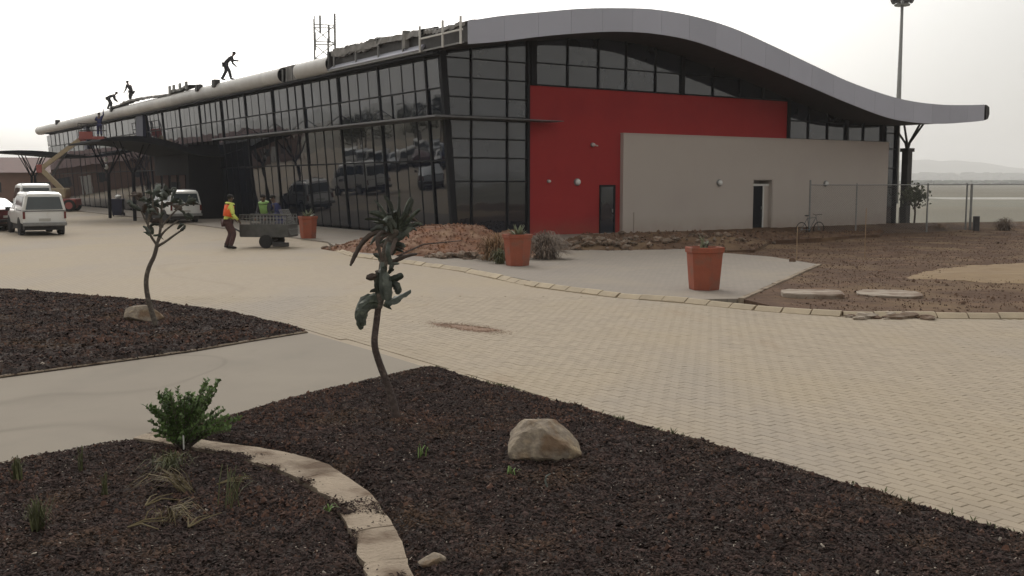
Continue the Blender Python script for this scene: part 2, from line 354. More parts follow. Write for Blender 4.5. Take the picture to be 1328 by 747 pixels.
def edgedist(px, py, poly, closed=True):
    d = np.full(px.shape, 1e9); n = len(poly)
    for i in range(n if closed else n-1):
        ax, ay = poly[i]; bx, by = poly[(i+1) % n]; ux, uy = bx-ax, by-ay; l2 = ux*ux+uy*uy or 1e-9
        t = np.clip(((px-ax)*ux+(py-ay)*uy)/l2, 0, 1); d = np.minimum(d, np.hypot(px-ax-t*ux, py-ay-t*uy))
    return d

def relief(name, poly, step, hfun, m, skirt=.1):
    """ground patch: a grid cut to the polygon, heights from hfun(x,y,edge distance), edge skirt going down"""
    bm = bmesh.new()
    xs = [p[0] for p in poly]; ys = [p[1] for p in poly]
    vs = [bm.verts.new((p[0], p[1], 0)) for p in poly]; bm.faces.new(vs)
    x = min(xs)+step
    while x < max(xs):
        bmesh.ops.bisect_plane(bm, geom=bm.verts[:]+bm.edges[:]+bm.faces[:], plane_co=(x, 0, 0), plane_no=(1, 0, 0)); x += step
    y = min(ys)+step
    while y < max(ys):
        bmesh.ops.bisect_plane(bm, geom=bm.verts[:]+bm.edges[:]+bm.faces[:], plane_co=(0, y, 0), plane_no=(0, 1, 0)); y += step
    co = np.array([v.co[:] for v in bm.verts]); d = edgedist(co[:, 0], co[:, 1], poly)
    z = hfun(co[:, 0], co[:, 1], d)
    for v, zz in zip(bm.verts, z): v.co.z = zz
    be = [e for e in bm.edges if e.is_boundary]
    r = bmesh.ops.extrude_edge_only(bm, edges=be)
    for e in r['geom']:
        if isinstance(e, bmesh.types.BMVert): e.co.z = min(e.co.z-skirt, -.02) if skirt < .5 else e.co.z-skirt
    bmesh.ops.recalc_face_normals(bm, faces=bm.faces[:])
    me = bpy.data.meshes.new(name); bm.to_mesh(me); bm.free(); me.materials.append(MATS[m])
    return put(name, me)

def scatter(name, pts, sizes, m, seed=1, squash=.45, kind='chip', parent=None):
    """many small chips/clods in one mesh (stuff)"""
    n = len(pts); r = np.random.default_rng(seed)
    if kind == 'chip':   # small wedge: 5 verts
        base = np.array([(-1,-.45,-.15),(1,-.4,-.15),(.8,.45,-.1),(-.9,.4,-.15),(0,0,.5)], float); faces = [(0,1,4),(1,2,4),(2,3,4),(3,0,4)]
    else:
        base = np.array([(1,0,-.3),(.2,.95,-.3),(-.85,.5,-.3),(-.75,-.6,-.3),(.35,-.9,-.3),(.3,.2,.85),(-.35,-.15,.7)], float)
        faces = [(0,1,5),(1,2,6,5),(2,3,6),(3,4,6),(4,0,5,6)]
    V = np.zeros((n, len(base), 3)); a = r.uniform(0, 2*PI, n); tl = r.normal(0, .35, (n, 2))
    bb = base[None]*r.uniform(.7, 1.3, (n, 1, 3)); bb[:, :, 2] *= squash if kind == 'chip' else 1
    x = bb[:, :, 0]*np.cos(a)[:, None]-bb[:, :, 1]*np.sin(a)[:, None]; y = bb[:, :, 0]*np.sin(a)[:, None]+bb[:, :, 1]*np.cos(a)[:, None]
    z = bb[:, :, 2]+x*tl[:, :1]+y*tl[:, 1:]
    V[:, :, 0] = x; V[:, :, 1] = y; V[:, :, 2] = z
    V = V*np.asarray(sizes)[:, None, None]+np.asarray(pts)[:, None, :]
    k = len(base); F = []
    for i in range(n):
        o = i*k; F += [tuple(q+o for q in f) for f in faces]
    me = bpy.data.meshes.new(name); me.from_pydata(V.reshape(-1, 3).tolist(), [], F); me.materials.append(MATS[m])
    o = put(name, me, parent); return stuff(o)

# ------------------------------------------------------------------ ground
def disc(name, R, z, m, rings=None):
    rings = rings or [0, 30, 120, 400, 1200, R]; n = 64; vs = [(0, 0, z)]; fs = []
    for r in rings[1:]: vs += [(r*math.cos(2*PI*k/n), r*math.sin(2*PI*k/n), z) for k in range(n)]
    fs += [(0, 1+k, 1+(k+1) % n) for k in range(n)]
    for i in range(len(rings)-2): fs += [(1+i*n+k, 1+i*n+n+k, 1+i*n+n+(k+1) % n, 1+i*n+(k+1) % n) for k in range(n)]
    return struct(MB().add(vs, fs).build(name, m))
disc('ground', 6500, -.42, 'plain')
struct(MB().box(60, 900, 165, 186, -.5, -.41).build('runway', 'runway', rz=math.radians(-3)))

KERB = [(-5.95,34.03),(-4.64,30.42),(-3.02,28.04),(-1.21,25.32),(.58,21.34),(1.99,19.45),(3.27,18.44),(4.32,17.3),(5.42,16.62),(8.15,16.32),(16,16.2),(45,16.2)]
# building frame: local x along the gable wall (s), local y back along the glass facade (t)
B0 = Vector((.68, 41.37, 0)); gx, gy = math.sin(math.radians(56)), math.cos(math.radians(56))
def W(s, t, z=0.): return Vector((B0.x+gx*s-gy*t, B0.y+gy*s+gx*t, z))
ap = [W(-7.2, t) for t in (-3, 27, 50, 100)]
ROAD = [(60, -14), (60, 16.2)]+[p for p in reversed(KERB)][1:]+[(ap[0].x, ap[0].y+2)]+[(p.x, p.y) for p in ap[1:]]+[(-120, 112), (-120, -14)]
ROAD = [(60,-14),(60,16.2),(45,16.2),(16,16.2),(8.15,16.32),(5.42,16.62),(4.32,17.3),(3.27,18.44),(1.99,19.45),(.58,21.34),(-1.21,25.32),(-3.02,28.04),(-4.64,30.42),(-5.95,34.03),(-6.6,37)]+[(p.x, p.y) for p in ap[1:]]+[(-130, 125), (-130, -14)]
road = struct(MB().prism(ROAD, -.5, 0).build('road', 'road_pavers'))
# grey paved apron: in front of the red wall and along the glass facade
APR = [(4.1,18.7),(7.92,26.73),(7.41,29.48),(5.55,32.3)]+[(W(4.6,-.1).x, W(4.6,-.1).y)]+[(W(-3.4, t).x, W(-3.4, t).y) for t in (-.1, 40, 76)]+[(p.x, p.y) for p in reversed(ap[1:])]+[(-6.6,37),(-5.8,34.03),(-4.5,30.5),(-2.88,28.12),(-1.06,25.4),(.72,21.45),(2.1,19.6),(3.3,18.62)]
pavement = struct(MB().prism(APR, -.5, .05).build('pavement', 'grey_pavers'))
# walkway of smooth concrete between the planting beds
WALK = [(-5.65,11.24),(-4.94,12.01),(-4.07,13.01),(-3.5,13.91),(-2.93,14.71),(-1.85,13.2),(-.93,11.81),(-1.85,10.44),(-2.57,9.29),(-3.0,8.5),(-3.34,8.19),(-3.83,7.54),(-6.5,4.2),(-14,4.2),(-14,11.24)]
walk = struct(MB().prism(WALK, -.3, .004).build('path', 'path_concrete'))

# kerb of cast blocks
def along(poly, step, gap):
    out = []; P = [Vector((*p, 0)) for p in poly]; seg = []; L = 0
    for a, b in zip(P, P[1:]): seg.append((L, (b-a).length, a, b)); L += (b-a).length
    def at(d):
        for l0, l, a, b in seg:
            if d <= l0+l+1e-6: return a.lerp(b, (d-l0)/l)
        return P[-1]
    d = 0
    while d+step*.5 < L:
        out.append((at(d+gap/2), at(min(L, d+step-gap/2)))); d += step
    return out
kerb = struct(put('kerb', None, None, (0, 0, 0)))
for i, (a, b) in enumerate(along(KERB, .48, .022)):
    d = b-a; L = d.length; dz = random.uniform(-.014, .008); tw = random.uniform(-.025, .025)
    mb = MB(); w = .15
    # mountable kerb profile: sloping face towards the road (right-hand side of travel is the road)
    prof = [(-.17, -.3), (-.17, .02), (-.05, .085), (.0, .09), (.0, -.3)]
    vs = [(0, y, z) for y, z in prof]+[(L, y, z) for y, z in prof]
    fs = [(4,3,2,1,0), (5,6,7,8,9)]+[(k, (k+1) % 5, 5+(k+1) % 5, 5+k) for k in range(5)]
    mb.add(vs, fs).build('kerb_stone', 'kerb_concrete', kerb, (a.x, a.y, dz), math.atan2(d.y, d.x)+tw)
# thin edging between pavement and bare earth
edge2 = struct(put('paving_edge', None, None, (0, 0, 0)))
for a, b in along([(4.15,18.6),(7.95,26.6)], .98, .01):
    d = b-a; MB().cbox(0, d.length, -.05, .05, -.2, .075+random.uniform(-.01, .01), .008).build('edging_stone', 'edging_concrete', edge2, a, math.atan2(d.y, d.x))

# real pavers on the near road: the largest-showing 300 as parts, the others joined
def paver_mesh():
    w, l, c = .0975/2, .197/2, .005
    r = lambda d, z: [(-l+d, -w+d, z), (l-d, -w+d, z), (l-d, w-d, z), (-l+d, w-d, z)]
    vs = r(0, -.004)+r(0, .006)+r(c, .0095)
    fs = [(8,9,10,11)]+[(k, (k+1) % 4, 4+(k+1) % 4, 4+k) for k in range(4)]+[(4+k, 4+(k+1) % 4, 8+(k+1) % 4, 8+k) for k in range(4)]
    return vs, fs
pv, pf = paver_mesh(); pme = MB().add(pv, pf).mesh('paver', 'paver_stone')
BEDA = [(-.93,11.81),(.69,9.48),(1.79,7.93),(2.54,6.83),(3.08,6.03),(4.2,4.3),(-.3,4.3),(-.56,5.49),(-.70,6.07),(-.96,6.83),(-1.41,7.58),(-1.91,7.98),(-2.32,8.15),(-2.98,8.50),(-2.57,9.29),(-1.85,10.44)]
BEDB = [(-3.83,7.54),(-3.63,7.87),(-3.34,8.19),(-3.08,8.34),(-2.17,7.8),(-1.58,7.28),(-1.21,6.74),(-1.0,6.21),(-.8,5.49),(-.55,4.3),(-6.4,4.3)]
BEDC = [(-10.11,20.28),(-8.24,19.45),(-6.57,18.44),(-4.42,16.61),(-2.93,14.71),(-3.5,13.91),(-4.07,13.01),(-4.94,12.01),(-5.65,11.24),(-9.5,9.8),(-16,15),(-14,22)]
ux = Vector((-gy, gx)); uy = Vector((-gx, -gy)); cand = []
for i in range(-120, 120):
    for j in range(-220, 120):
        off = .1 if j % 2 else 0
        p = ux*(i*.2+off)+uy*(j*.1)+Vector((2, 10))
        if 5.4 < p.y < 19.5 and abs(p.x) < .5*p.y+3.0 and p.x > -11: cand.append((p.x, p.y))
cand = np.array(cand)
ok = ~inpoly(cand[:, 0], cand[:, 1], BEDA) & ~inpoly(cand[:, 0], cand[:, 1], WALK) & (edgedist(cand[:, 0], cand[:, 1], BEDA) > .11) & inpoly(cand[:, 0], cand[:, 1], ROAD) & ~inpoly(cand[:, 0], cand[:, 1], BEDC) & (edgedist(cand[:, 0], cand[:, 1], BEDC) > .12)
ok &= (edgedist(cand[:, 0], cand[:, 1], KERB, False) > .28) & (edgedist(cand[:, 0], cand[:, 1], WALK) > .13)
cand = cand[ok]; cand = cand[np.argsort(cand[:, 1])]
rot = math.atan2(ux.y, ux.x); far = MB(); ca, sa = math.cos(rot), math.sin(rot)
vis = cand[np.abs(cand[:, 0]) < .5*cand[:, 1]]
for k, (x, y) in enumerate(cand):
    dz = random.uniform(-.0016, .0016); tl = random.uniform(-.008, .008), random.uniform(-.008, .008)
    if k < 300: put('paver', pme, road, (x, y, dz), (tl[0], tl[1], rot+random.uniform(-.01, .01)))
    else: far.add([(x+a*ca-b*sa, y+a*sa+b*ca, c+dz+a*tl[0]) for a, b, c in pv], pf)
stuff(far.build('paver_field', 'paver_stone', road))

# planting beds: relief, bark chips
def bed(name, poly, step, seed, dens, smin, smax, reg, hmax=.07):
    hf = lambda x, y, d: .012+np.minimum(d*.55, hmax)+fnoise(x, y, seed, 4, 3.2)*np.minimum(d*.3, .028)+fnoise(x, y, seed+3, 2, .8)*np.minimum(d*.1, .03)
    o = struct(relief(name, poly, step, hf, 'mulch_soil'))
    x0, x1 = min(p[0] for p in poly), max(p[0] for p in poly); y0, y1 = min(p[1] for p in poly), max(p[1] for p in poly)
    n = int((x1-x0)*(y1-y0)*dens); x = rng.uniform(x0, x1, n); y = rng.uniform(y0, y1, n)
    k = inpoly(x, y, poly) & (np.abs(x) < .53*y+1.6) & (y > 4.6); x, y = x[k], y[k]
    d = edgedist(x, y, poly); k = d > .012; x, y, d = x[k], y[k], d[k]
    z = hf(x, y, d)+rng.uniform(-.002, .014, len(x)); pts = np.stack([x, y, z], 1); sz = rng.uniform(smin, smax, len(x))*(1+.9*(rng.random(len(x)) < .06))
    pick = rng.random(len(x))
    tone = fnoise(x, y, seed+9, 3, 1.1)
    red = pick > np.where(tone > .28, .86, .985); pale = (pick < .022) & ~red
    scatter('bark_mulch', pts[~red & ~pale], sz[~red & ~pale], 'mulch_chip', seed, parent=o)
    scatter('pale_grit', pts[pale], sz[pale]*.6, 'pale_chip', seed+1, parent=o)
    scatter('red_clay', pts[red], sz[red]*1.1, 'red_chip', seed+2, kind='clod', parent=o)
    return o, hf
bedA, hA = bed('planting_bed', BEDA, .11, 3, 5600, .006, .0145, None)
bedB, hB = bed('planting_bed', BEDB, .11, 5, 5600, .006, .0145, None)
bedC, hC = bed('planting_bed', BEDC, .25, 8, 1300, .010, .025, None)
def gz(hf, poly, x, y): return float(hf(np.array([x]), np.array([y]), edgedist(np.array([x]), np.array([y]), poly))[0])

# edging: thin haunch strips along the beds, and the curved concrete strip between beds
edging = struct(put('bed_edging', None))
for pl in ([(-.93,11.83),(-1.85,10.46),(-2.57,9.31),(-3.02,8.52)], [(-3.08,8.38),(-3.34,8.22),(-3.63,7.9),(-3.83,7.57),(-6.4,4.35)]):
    for a, b in along(pl, .98, .004):
        d = b-a; MB().cbox(0, d.length, -.015, .04, -.2, .034+random.uniform(-.004, .004), .006).build('edging_stone', 'edging_concrete', edging, a, math.atan2(d.y, d.x))
for a, b in along([(-2.96,14.73),(-3.53,13.93),(-4.1,13.03),(-4.97,12.03),(-5.68,11.26)], .98, .004):
    d = b-a; MB().cbox(0, d.length, -.03, .03, -.2, .03, .006).build('edging_stone', 'edging_concrete', edging, a, math.atan2(d.y, d.x))
So = [(-3.02,8.52),(-2.32,8.16),(-1.91,7.99),(-1.41,7.59),(-.96,6.84),(-.70,6.08),(-.56,5.49),(-.35,4.4)]
Si = [(-3.10,8.33),(-2.5,8.0),(-2.14,7.78),(-1.60,7.28),(-1.22,6.73),(-1.02,6.21),(-.81,5.49),(-.58,4.4)]
def resample(pl, n):
    P = np.array(pl); L = np.r_[0, np.cumsum(np.hypot(*np.diff(P, axis=0).T))]; t = np.linspace(0, L[-1], n)
    P2 = np.stack([np.interp(t, L, P[:, 0]), np.interp(t, L, P[:, 1])], 1)
    for _ in range(4): P2[1:-1] = (P2[:-2]+2*P2[1:-1]+P2[2:])/4
    return P2
ro, ri = resample(So, 57), resample(Si, 57); q = 0
while q < 56:
    k = random.choice((6, 7, 8)); e = min(56, q+k); mb = MB(); zt = .062+random.uniform(-.006, .006); n = e-q+1
    vs = []
    for j in range(n):
        o_, i_ = ro[q+j]+rng.normal(0, .004, 2), ri[q+j]+rng.normal(0, .008, 2)
        if j == n-1: o_ = o_*.995+ro[q+j-1]*.005*1; i_ = i_
        vs += [(*i_, -.1), (*i_, zt), (*(.5*i_+.5*o_), zt+.008), (*o_, zt), (*o_, -.1)]
    fs = [(j*5+a, j*5+a+1, j*5+a+6, j*5+a+5) for j in range(n-1) for a in range(4)]+[(0,4,3,2,1), tuple((n-1)*5+a for a in range(5))]
    mb.add(vs, fs).build('edging_slab', 'edging_concrete', edging); q = e
# soil and chips spilled on the curved strip
sp = []
for _ in range(16000):
    j = random.randrange(56); u_ = random.random(); f = random.random()**2.2; p = (ri[j]*(1-u_)+ri[j+1]*u_)*(1-f)+(ro[j]*(1-u_)+ro[j+1]*u_)*f+rng.normal(0, .012, 2)
    nn_ = fnoise(np.array([p[0]]), np.array([p[1]]), 4, 4, 2.6)[0]
    if nn_+random.gauss(0, .10) > .06+f*.34: sp.append((p[0], p[1], .068+random.uniform(0, .008)))
scatter('spilled_mulch', np.array(sp), rng.uniform(.004, .012, len(sp)), 'mulch_chip', 31, parent=edging)
# bare earth beyond the pavement, sloping gently down to the fence
EARTH = [(4.2,18.6),(7.95,26.7),(7.45,29.5),(5.6,32.3),(W(4.6,-.05).x, W(4.6,-.05).y),(W(22.4,-.05).x, W(22.4,-.05).y),(60,66),(60,16.3),(8.2,16.47),(5.42,16.77),(4.5,17.4)]
def hE(x, y, d):
    slope = -.05-np.clip((y-26)/24, 0, 1)*.24
    return np.where(d < .02, 0.02, 0)+slope*np.clip(d/2.5, 0, 1)+.03+fnoise(x, y, 21, 4, .55)*.06*np.clip(d, 0, 1)+fnoise(x, y, 25, 3, 2.2)*.035*np.clip(d*2, 0, 1)
earth = struct(relief('bare_earth', EARTH, .5, hE, 'dirt', .6))
n = 60000; x = rng.uniform(4, 32, n); y = rng.uniform(16.4, 56, n); y = 16.4+(y-16.4)**1.0
k = inpoly(x, y, EARTH) & (x < .52*y+1) & (rng.random(n) < np.clip(24/y, .25, 1)**1.3); x, y = x[k], y[k]; d = edgedist(x, y, EARTH); k = d > .08; x, y, d = x[k], y[k], d[k]
scatter('soil_clods', np.stack([x, y, hE(x, y, d)+.01], 1), rng.uniform(.006, .022, len(x))*(1+(rng.random(len(x)) < .02)*1.6), 'clod', 41, kind='clod', parent=earth)
def ez(x, y): return gz(hE, EARTH, x, y)
# pale sandy patch and the reddish spill on the road
_c = np.array([(-1.35,15.8),(-.95,15.62),(-.45,15.3),(-.10,15.0),(-.18,14.72),(-.5,14.72),(-.8,15.02),(-1.15,15.45)])
_t = np.linspace(0, 8, 57)[:-1]; SPILL = []
for _k, _u in enumerate(_t):
    _a, _b = _c[int(_u) % 8], _c[(int(_u)+1) % 8]; _p = _a+(_b-_a)*(_u % 1); _m = _c.mean(0); SPILL.append(tuple(_m+(_p-_m)*(1+.20*math.sin(_k*2.3)*math.sin(_k*.9)-.08)))
sx = struct(relief('soil_stain', SPILL, .06, lambda x, y, d: .0092+np.minimum(d*.05, .014)+fnoise(x, y, 2, 3, 8)*.003, 'stain_soil', .004))
_n = 4200; _x = rng.normal(-.66, .27, _n); _y = 15.2-(_x+.66)*.85+rng.normal(0, .17, _n)
scatter('soil_grains', np.stack([_x, _y, np.full(_n, .0125)], 1), rng.uniform(.003, .010, _n), 'stain_soil', 55, parent=sx)
SANDP = [(9.0,23.6),(10.2,25.6),(12.6,27.6),(16,29.4),(22,30),(32,29),(32,23.5),(18,22.5),(12.5,22.2),(10.2,22.4)]
def hS(x, y, d): return hE(x, y, edgedist(x, y, EARTH))+np.minimum(d*.06, .07)+.0
sp_ = struct(relief('sand_patch', SANDP, .45, hS, 'sand_patch', .02))

# ------------------------------------------------------------------ distant land
def ridge(name, R, a0, a1, hfun, m, depth=300, n=220):
    vs = []; fs = []
    for i in range(n+1):
        a = math.radians(a0+(a1-a0)*i/n); h = hfun(math.degrees(a))
        for rr, z in ((R, -1), (R+depth*.35, h*.75), (R+depth*.6, h), (R+depth, -1)):
            vs.append((rr*math.sin(a), rr*math.cos(a), z))
    fs = [(i*4+k, i*4+4+k, i*4+5+k, i*4+1+k) for i in range(n) for k in range(3)]
    return struct(MB().add(vs, fs).build(name, m, smooth=True))
def nz1(a, s, f): return float(fnoise(np.array([a*1.0]), np.array([s*3.3]), s, 4, f)[0])
ridge('hill', 4300, -180, 180, lambda a: 40+13*nz1(a, 2, .15), 'hill', 500, 420)
ridge('mountain', 5700, 8, 34, lambda a: max(3, 105*math.exp(-((a-21.5)/6.0)**2)*(1+.25*nz1(a, 5, .4))+22), 'hill', 600)
# far treeline on the plain, one mass
mb = MB(); r_ = random.Random(5)
for i in range(420):
    a = math.radians(r_.uniform(12, 40)); R = r_.uniform(3850, 4200); h = r_.uniform(8, 18)
    mb.blob((R*math.sin(a), R*math.cos(a), 16+h*.3), (r_.uniform(12, 50), 14, h), 7, 5, .3, i)
for i in range(500):
    a = math.radians(r_.uniform(12, 40)); R = r_.uniform(1500, 2000)
    mb.blob((R*math.sin(a), R*math.cos(a), 1), (r_.uniform(6, 20), 10, r_.uniform(2, 5)), 7, 5, .3, i)
stuff(mb.build('distant_treeline', 'far_tree'))

# ------------------------------------------------------------------ terminal building
T = empty('terminal_building', 'long glass-fronted terminal with red and beige end wall under a wave-shaped grey roof', 'building', B0, A34)
PR = np.array([(-4.4,7.0,7.76),(-2.9,7.21,8.08),(-1.2,7.51,8.36),(.57,7.77,8.64),(2.45,7.98,8.84),(4.4,8.05,8.96),(6.5,7.92,8.88),(8.75,7.52,8.59),(11.1,7.03,8.06),(13.65,6.45,7.43),(16.3,5.85,6.8),(19.2,5.29,6.3),(21.2,5.12,6.1),(23.6,5.12,6.04),(26.0,5.28,6.12),(27.5,5.42,6.21)])
def cr(xs, ys, x):
    i = int(np.clip(np.searchsorted(xs, x)-1, 0, len(xs)-2)); h = xs[i+1]-xs[i]; t = (x-xs[i])/h
    m0 = (ys[i+1]-ys[max(i-1,0)])/(xs[i+1]-xs[max(i-1,0)])*h; m1 = (ys[min(i+2,len(xs)-1)]-ys[i])/(xs[min(i+2,len(xs)-1)]-xs[i])*h
    return (2*t**3-3*t*t+1)*ys[i]+(t**3-2*t*t+t)*m0+(-2*t**3+3*t*t)*ys[i+1]+(t**3-t*t)*m1
zb = lambda s: float(cr(PR[:, 0], PR[:, 1], s)); zt = lambda s: float(cr(PR[:, 0], PR[:, 2], s))
TE = 77.; EAVE = -4.05
ss = np.linspace(EAVE, 27.45, 64)
# soffit and roof covering as two shells
mb = MB(); vs = []
for t in (-2.36, 81): 
    vs += [(s, t, zb(s)) for s in ss]+[(s, t, zb(s)+.12) for s in ss]
n = len(ss)
fs = [(i, i+1, 2*n+i+1, 2*n+i) for i in range(n-1)]+[(n+i, 3*n+i, 3*n+i+1, n+i+1) for i in range(n-1)]
fs += [(0, 2*n, 3*n, n), (n-1, 2*n-1, 4*n-1, 3*n-1)]+[(i, n+i, n+i+1, i+1) for i in range(n-1)]+[(2*n+i, 2*n+i+1, 3*n+i+1, 3*n+i) for i in range(n-1)]
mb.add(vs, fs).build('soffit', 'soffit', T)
mb = MB(); vs = []
for t in (-2.36, 81): vs += [(s, t, zt(s)-.10) for s in ss]+[(s, t, zt(s)-.012) for s in ss]
mb.add(vs, fs).build('roof', 'sheet_torn', T)
mb = MB()                                         # deep rafters between the shells
for t in list(np.arange(-2.2, 81, 4.)):
    for a, b in zip(ss, ss[1:]):
        mb.add([(a, t, zb(a)+.1), (b, t, zb(b)+.1), (b, t, zt(b)-.08), (a, t, zt(a)-.08), (a, t+.08, zb(a)+.1), (b, t+.08, zb(b)+.1), (b, t+.08, zt(b)-.08), (a, t+.08, zt(a)-.08)],
               [(0,1,2,3), (7,6,5,4), (0,3,7,4), (1,5,6,2)])
mb.build('rafter', 'steel_dark', T)
# fascia panels
fl = np.linspace(-4.3, 27.3, 22)
for a, b in zip(fl, fl[1:]):
    a += .004; b -= .004; sub = np.linspace(a, b, 6); mb = MB(); vs = []
    for s in sub: vs += [(s, -2.43, zb(s)-.02), (s, -2.43, zt(s)+.01), (s, -2.37, zt(s)+.01), (s, -2.37, zb(s)-.02)]
    m_ = len(sub); fs2 = [(i*4+k, i*4+4+k, i*4+4+(k+1) % 4, i*4+(k+1) % 4) for i in range(m_-1) for k in range(4)]+[(0,1,2,3), tuple((m_-1)*4+k for k in (3,2,1,0))]
    mb.add(vs, fs2).build('fascia_panel', 'fascia_metal', T)
mb = MB(); mb.add([(27.5,-2.4,5.42),(27.5,-2.4,6.21),(27.78,-2.4,6.1),(27.82,-2.4,5.75),(27.72,-2.4,5.5),(27.5,81,5.42),(27.5,81,6.21),(27.78,81,6.1),(27.82,81,5.75),(27.72,81,5.5)],
    [(0,1,2,3,4),(9,8,7,6,5),(0,5,6,1),(1,6,7,2),(2,7,8,3),(3,8,9,4),(4,9,5,0)]); mb.build('roof_end_cap', 'steel_dark', T)
# rounded eave cladding in sheets
def bull(t0, t1, name='eave_cladding', m='bullnose_metal'):
    th = np.linspace(math.radians(80), math.radians(275), 12); vs = []
    z0, r = 7.38, .385
    ring = [(-3.7, 7.83), (-4.05, 7.80)]+[(-4.22+r*.95*math.cos(a), z0+r*math.sin(a)) for a in th]+[(-4.0, 6.985)]
    n_ = len(ring)
    inn = [(-3.7, 7.80), (-4.05, 7.76)]+[(-4.22+(r-.03)*.95*math.cos(a), z0+(r-.03)*math.sin(a)) for a in th]+[(-4.0, 7.01)]
    for t in (t0, t1): vs += [(x, t, z) for x, z in ring]
    for t in (t0, t1): vs += [(x, t, z) for x, z in inn]
    f = [(i, i+1, n_+i+1, n_+i) for i in range(n_-1)]+[(2*n_+i, 3*n_+i, 3*n_+i+1, 2*n_+i+1) for i in range(n_-1)]
    f += [(i, 2*n_+i, 2*n_+i+1, i+1) for i in range(n_-1)]+[(n_+i, n_+i+1, 3*n_+i+1, 3*n_+i) for i in range(n_-1)]
    o = MB().add(vs, f).build(name, m, T)
    o.data.polygons.foreach_set('use_smooth', [True]*len(o.data.polygons)); o.data.set_sharp_from_angle(angle=math.radians(35))
edges_t = [(9.2, 12.9), (14.9, 17.0)]+[(17+k*4.02, 17+k*4.02+4.0) for k in range(16)]
for a, b in edges_t: bull(a, min(b, 81))
# unfinished eave: brackets, rails, torn membrane
eav = put('eave_frame', None, T)
for t in (-2.25, -1.0, .7): 
    MB().box(-4.52, -4.46, t, t+.07, 7.02, 7.98).build('bracket_post', 'white_steel', eav)
for t in (2.2, 4.3, 6.4, 8.6): MB().box(-4.44, -4.38, t, t+.06, 7.1, 7.66).build('bracket_post', 'galvanised', eav)
for t in (12.9, 13.5, 14.1, 14.7): MB().box(-4.4, -4.34, t, t+.06, 7.05, 7.65).build('bracket_post', 'galvanised', eav)
MB().box(-4.50, -4.44, -2.3, .75, 7.48, 7.54).build('eave_rail', 'white_steel', eav)
MB().box(-4.44, -4.40, -2.3, .75, 7.04, 7.10).build('eave_rail', 'galvanised', eav)
MB().box(-4.46, -4.18, .8, 9.2, 7.02, 7.10).build('eave_rail', 'galvanised', eav)
MB().add([(-4.5,.8,7.12),(-4.28,.8,7.34),(-4.28,9.2,7.30),(-4.5,9.2,7.12),(-4.4,.8,7.06),(-4.2,.8,7.3),(-4.2,9.2,7.26),(-4.4,9.2,7.06)],[(3,2,1,0),(4,5,6,7),(0,1,5,4),(1,2,6,5),(2,3,7,6),(3,0,4,7)]).build('loose_sheet', 'fascia_metal', eav)
MB().box(-4.25, -4.15, -2.3, 9.1, 7.1, 7.8).build('eave_backing', 'steel_dark', eav)  # dark backing board: shade of the open eave recess put into its colour
MB().box(-4.45, -4.2, 2.0, 2.2, 7.3, 7.98).build('stacked_sheet', 'insulation', eav)
MB().box(-4.48, -4.1, 9.0, 9.2, 7.1, 7.9).build('end_plate', 'steel_dark', eav)
for t, h_ in ((24.2, .30), (27.3, .26), (48.4, .2), (69.6, .3)): MB().cbox(-4.66, -4.3, t, t+.45, 7.50, 7.50+h_+.12, .03).build('eave_box', 'steel_dark', eav)
def wavy(name, t0, t1, s0, s1, zf, m, seed, th=.05, n=26):
    vs = []; r = random.Random(seed)
    for i in range(n+1):
        t = t0+(t1-t0)*i/n
        for s_ in (s0, (s0+s1)/2, s1):
            z = zf(t)+r.uniform(-.05, .05)+(s_-s0)*.16; vs += [(s_+r.uniform(-.04, .04), t, z), (s_, t, z-th)]
    f = [(i*6+a, i*6+6+a, i*6+6+a+2, i*6+a+2) for i in range(n) for a in (0, 1, 2, 3)]
    f += [(i*6, i*6+1, i*6+7, i*6+6) for i in range(n)]+[(i*6+4, i*6+10, i*6+11, i*6+5) for i in range(n)]
    return MB().add(vs, f).build(name, m, eav)
wavy('torn_membrane', .8, 8.9, -4.42, -3.6, lambda t: 7.88+.03*math.sin(t*2.1), 'sheet_torn', 3, .22)
wavy('torn_membrane', -2.2, .8, -4.3, -3.6, lambda t: 7.80+.03*math.sin(t*2.1), 'sheet_torn', 13, .13)
wavy('torn_membrane', 4.4, 8.8, -4.40, -3.9, lambda t: 7.95+.03*math.sin(t*3), 'insulation', 4, .34)
MB().box(-4.2, -4.12, 13.0, 14.8, 7.05, 7.75).build('eave_backing', 'insulation', eav)
wavy('torn_membrane', 29.5, 49, -4.5, -3.7, lambda t: 7.93+.12*math.sin(t*.33)+(.14 if t < 33 else 0), 'sheet_torn', 9, .12, 40)
for t in (29.7, 31, 32.3, 33.2): MB().box(-4.55, -4.47, t, t+.35, 7.8, 8.25).build('stacked_sheet', 'galvanised', eav)

